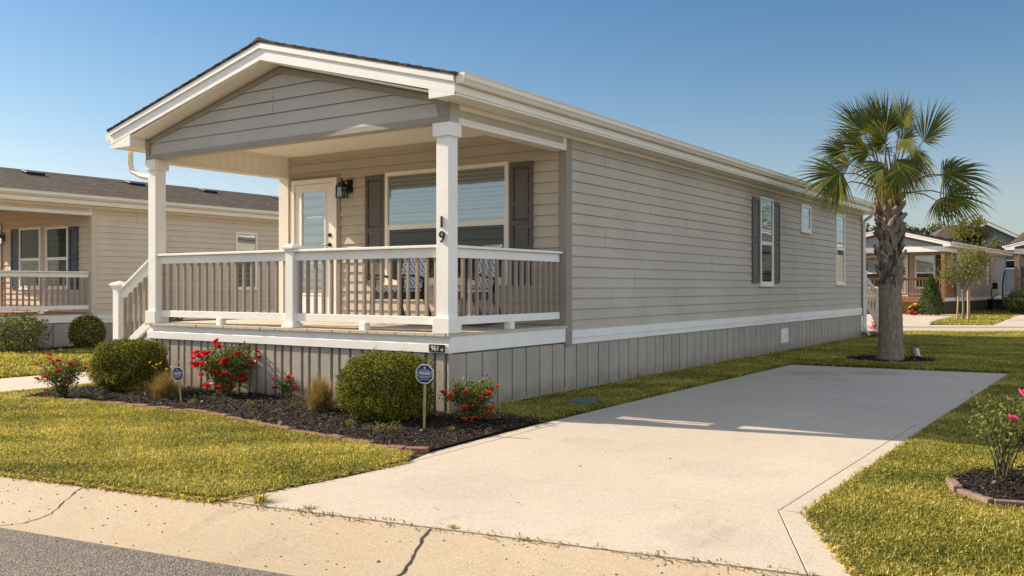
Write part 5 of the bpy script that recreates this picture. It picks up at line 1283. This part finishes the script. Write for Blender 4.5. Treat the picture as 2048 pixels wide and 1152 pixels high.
def far_house(loc, rz, w, dpt, hw, hr, label, mat='bluesiding', win=True):
    t = thing('house', label, 'house', loc, rz); m = MB(); m.box(-w / 2, w / 2, 0, dpt, 0, hw); m.prism([(-w / 2, 0, hw), (w / 2, 0, hw), (0, 0, hw + hr - .15)], (0, dpt, 0)); m.build('wall', mat, t)
    m = MB(); s = hr / (w / 2)
    for g_ in (-1, 1): m.prism([(g_ * (w / 2 + .5), -.5, hw - .5 * s), (0, -.5, hw + hr), (0, -.5, hw + hr + .18), (g_ * (w / 2 + .5), -.5, hw - .5 * s + .18)], (0, dpt + 1, 0))
    m.build('roof', 'shingle', t)
    m = MB()
    for g_ in (-1, 1): m.prism([(g_ * (w / 2 + .5), -.56, hw - .5 * s - .12), (0, -.56, hw + hr - .14), (0, -.56, hw + hr + .10), (g_ * (w / 2 + .5), -.56, hw - .5 * s + .12)], (0, .05, 0))
    m.box(-w / 2, w / 2, -.06, -.005, hw - .25, hw + .05); m.build('rake_board', 'white', t)
    if win:
        fr = Fr((0, 0), (1, 0), (0, -1))
        for u in (-w / 4 - .4, w / 4 - .5): window(t, fr, u, u + 1.1, hw - 1.9, hw - .5, hw - 1.2)
        m = MB()
        for k in range(5): fr.box(m, -.45, .45, .0, .05, hw + hr * .35 + k * .14, hw + hr * .35 + k * .14 + .07)
        m.build('gable_vent', 'shutter', t)
    return t
far_house(dpt(1973, 0, 76), radians(8), 7., 9, 4.75, 1.9, 'blue-grey gabled house far behind, between the tree and the right-edge home')
h2 = thing('house', 'brown hip-roofed house far behind the grey home across the back street', 'house', dpt(1915, 0, 88), radians(25))
m = MB(); m.box(-5.9, 5.9, -5.4, 5.4, 0, 3.79); m.build('wall', 'siding', h2); m = MB(); rv = [(-6.5, -6., 3.8), (6.5, -6., 3.8), (6.5, 6., 3.8), (-6.5, 6., 3.8), (-.9, 0, 7.3), (.9, 0, 7.3)]
m.add(rv, [(0, 1, 5, 4), (1, 2, 5), (2, 3, 4, 5), (3, 0, 4), (3, 2, 1, 0)]); m.build('roof', 'shingle', h2)
tree(dpt(1938, 0, 64), 'broad yellow-green tree standing behind the grey home across the back street', 6.3, .95, 3.6, 5200, .17, trunk=.12, seed=21, nclump=26)
tree(dpt(1985, 0, 62), 'low yellow-green tree just right of the broad tree behind the grey home', 4.6, .7, 2.9, 1500, .15, trunk=.08, seed=22, nclump=14)
for i, (x, d, h_, w_) in enumerate(((1868, 95, 7.7, 1.3), (1888, 100, 8.0, .9), (1738, 80, 6.9, 1.2), (1815, 90, 7.3, 1.0), (1843, 96, 7.6, 1.0))):
    tree(dpt(x, 0, d), ('dark tree left of the hip roof, far behind', 'taller dark tree touching the hip roof ridge, far behind', 'dark tree seen just left of the palm trunk, far behind', 'dark tree peeking over the grey home right of the palm trunk', 'small dark tree over the middle of the grey home roof')[i], h_, w_, 4.5, 1500, .28, 'darkleaf', .15, 'dark_tree', 30 + i, 14, 'darkbark')
# flowers before the grey home
for i, (x, y, mt, lb, fr_, lst) in enumerate(((1822, 631.5, 'orangered', 'low orange flowering plant by the lattice', .09, [(1812, 625), (1818, 622), (1823, 626), (1809, 628), (1828, 627), (1816, 628)]),
        (1832, 631.5, 'yellow', 'taller pale yellow flowering plant between the orange one and the cone shrub', .09, [(1824, 610), (1818, 615), (1830, 612), (1836, 620)]),
        (1756, 631.5, 'pink', 'deep pink flowering plant by the lattice, just left of the palm trunk', .10, [(1752, 620), (1757, 618), (1754, 626), (1748, 624), (1759, 627), (1750, 630)]))):
    rose_at(x, y, lst, lb, .38, .55, mt, seed=60 + i, nst=9, nleaf=500, leaf=.09, fr=fr_, jit=.2, name='flowering_plant')
for i, (x, y, mt, lb) in enumerate(((1755, 668, 'pink', 'pink and white bedding plant behind the rear steps, left of the palm'),)):
    p = at_px(x, y); rose(p, lb, .22, .55, [(random.uniform(-.2, .2), random.uniform(.12, .5), 0) for _ in range(14)], mt, seed=70, nst=8, nleaf=500, leaf=.06, fr=.045, name='flowering_plant')
boxwood((*pxz(2040, 628).xy, 0), .75, .6, 1.15, 'leafy green shrub by the home at the right edge', 2600, 'treeleaf' and 'roseleaf', .10, sq=2., seed=33, lump=.12, name='loose_shrub')
q = pxz(1995, 622, 0); q2 = thing('garden_cart', 'black garden cart with tools beside the grey home across the back street', 'cart', (q.x, q.y, 0), YAW)
m = MB(); m.box(-.42, .42, -.3, .3, .12, .62); m.box(-.46, .46, -.34, .34, .62, .68); m.build('bin', 'blackrubber', q2, bevel=.03)
for s in (-1, 1):
    for k in (-1, 1): MB().tube([(s * .43, k * .22, .12), (s * .47, k * .22, .12)], .12, 14).build('wheel', 'black', q2)
m = MB(); m.tube([(-.3, 0, .68), (-.38, 0, 1.1), (-.2, 0, 1.5)], .03, 6); m.tube([(-.32, .1, .68), (.1, .1, 1.0)], .03, 6); m.build('handle', 'black', q2)
m = MB(); m.box(-.28, -.02, -.05, .05, 1.25, 1.6); m.tube([(.35, .1, .6), (.36, .1, 1.6), (.45, .1, 2.3)], .04, 6); m.build('tool', 'black', q2)

# houses and trees behind and beside the viewer: they show in the window panes
build_house('mobile_home', 'beige home outside the frame, mirrored in the porch windows', (3.5, -17.5, 0), pi, dict(detail=0, stairs=False, seams=None, roofvents=(), L=12., rails=False))
build_house('mobile_home', 'beige home outside the frame, mirrored in the side windows', (12.0, 37, 0), radians(-3), dict(detail=0, stairs=False, L=15., rails=False, shutmat='blue'))
for i, (x, y, h_, w_) in enumerate(((-9, -34, 4.6, 2.6), (-14, -30, 4.4, 2.4), (14, -46, 4.6, 3), (-3, -42, 4.6, 3.), (18, 60, 8, 3.), (-27, -36, 3.4, 3.))):
    tree((x, y, 0), ('tree outside the frame mirrored in the porch door',) [0], h_, w_, h_ * .25, 5000, .20, 'treeleaf', .16, 'street_tree', 50 + i, 20, 'darkbark', group='trees outside the frame')
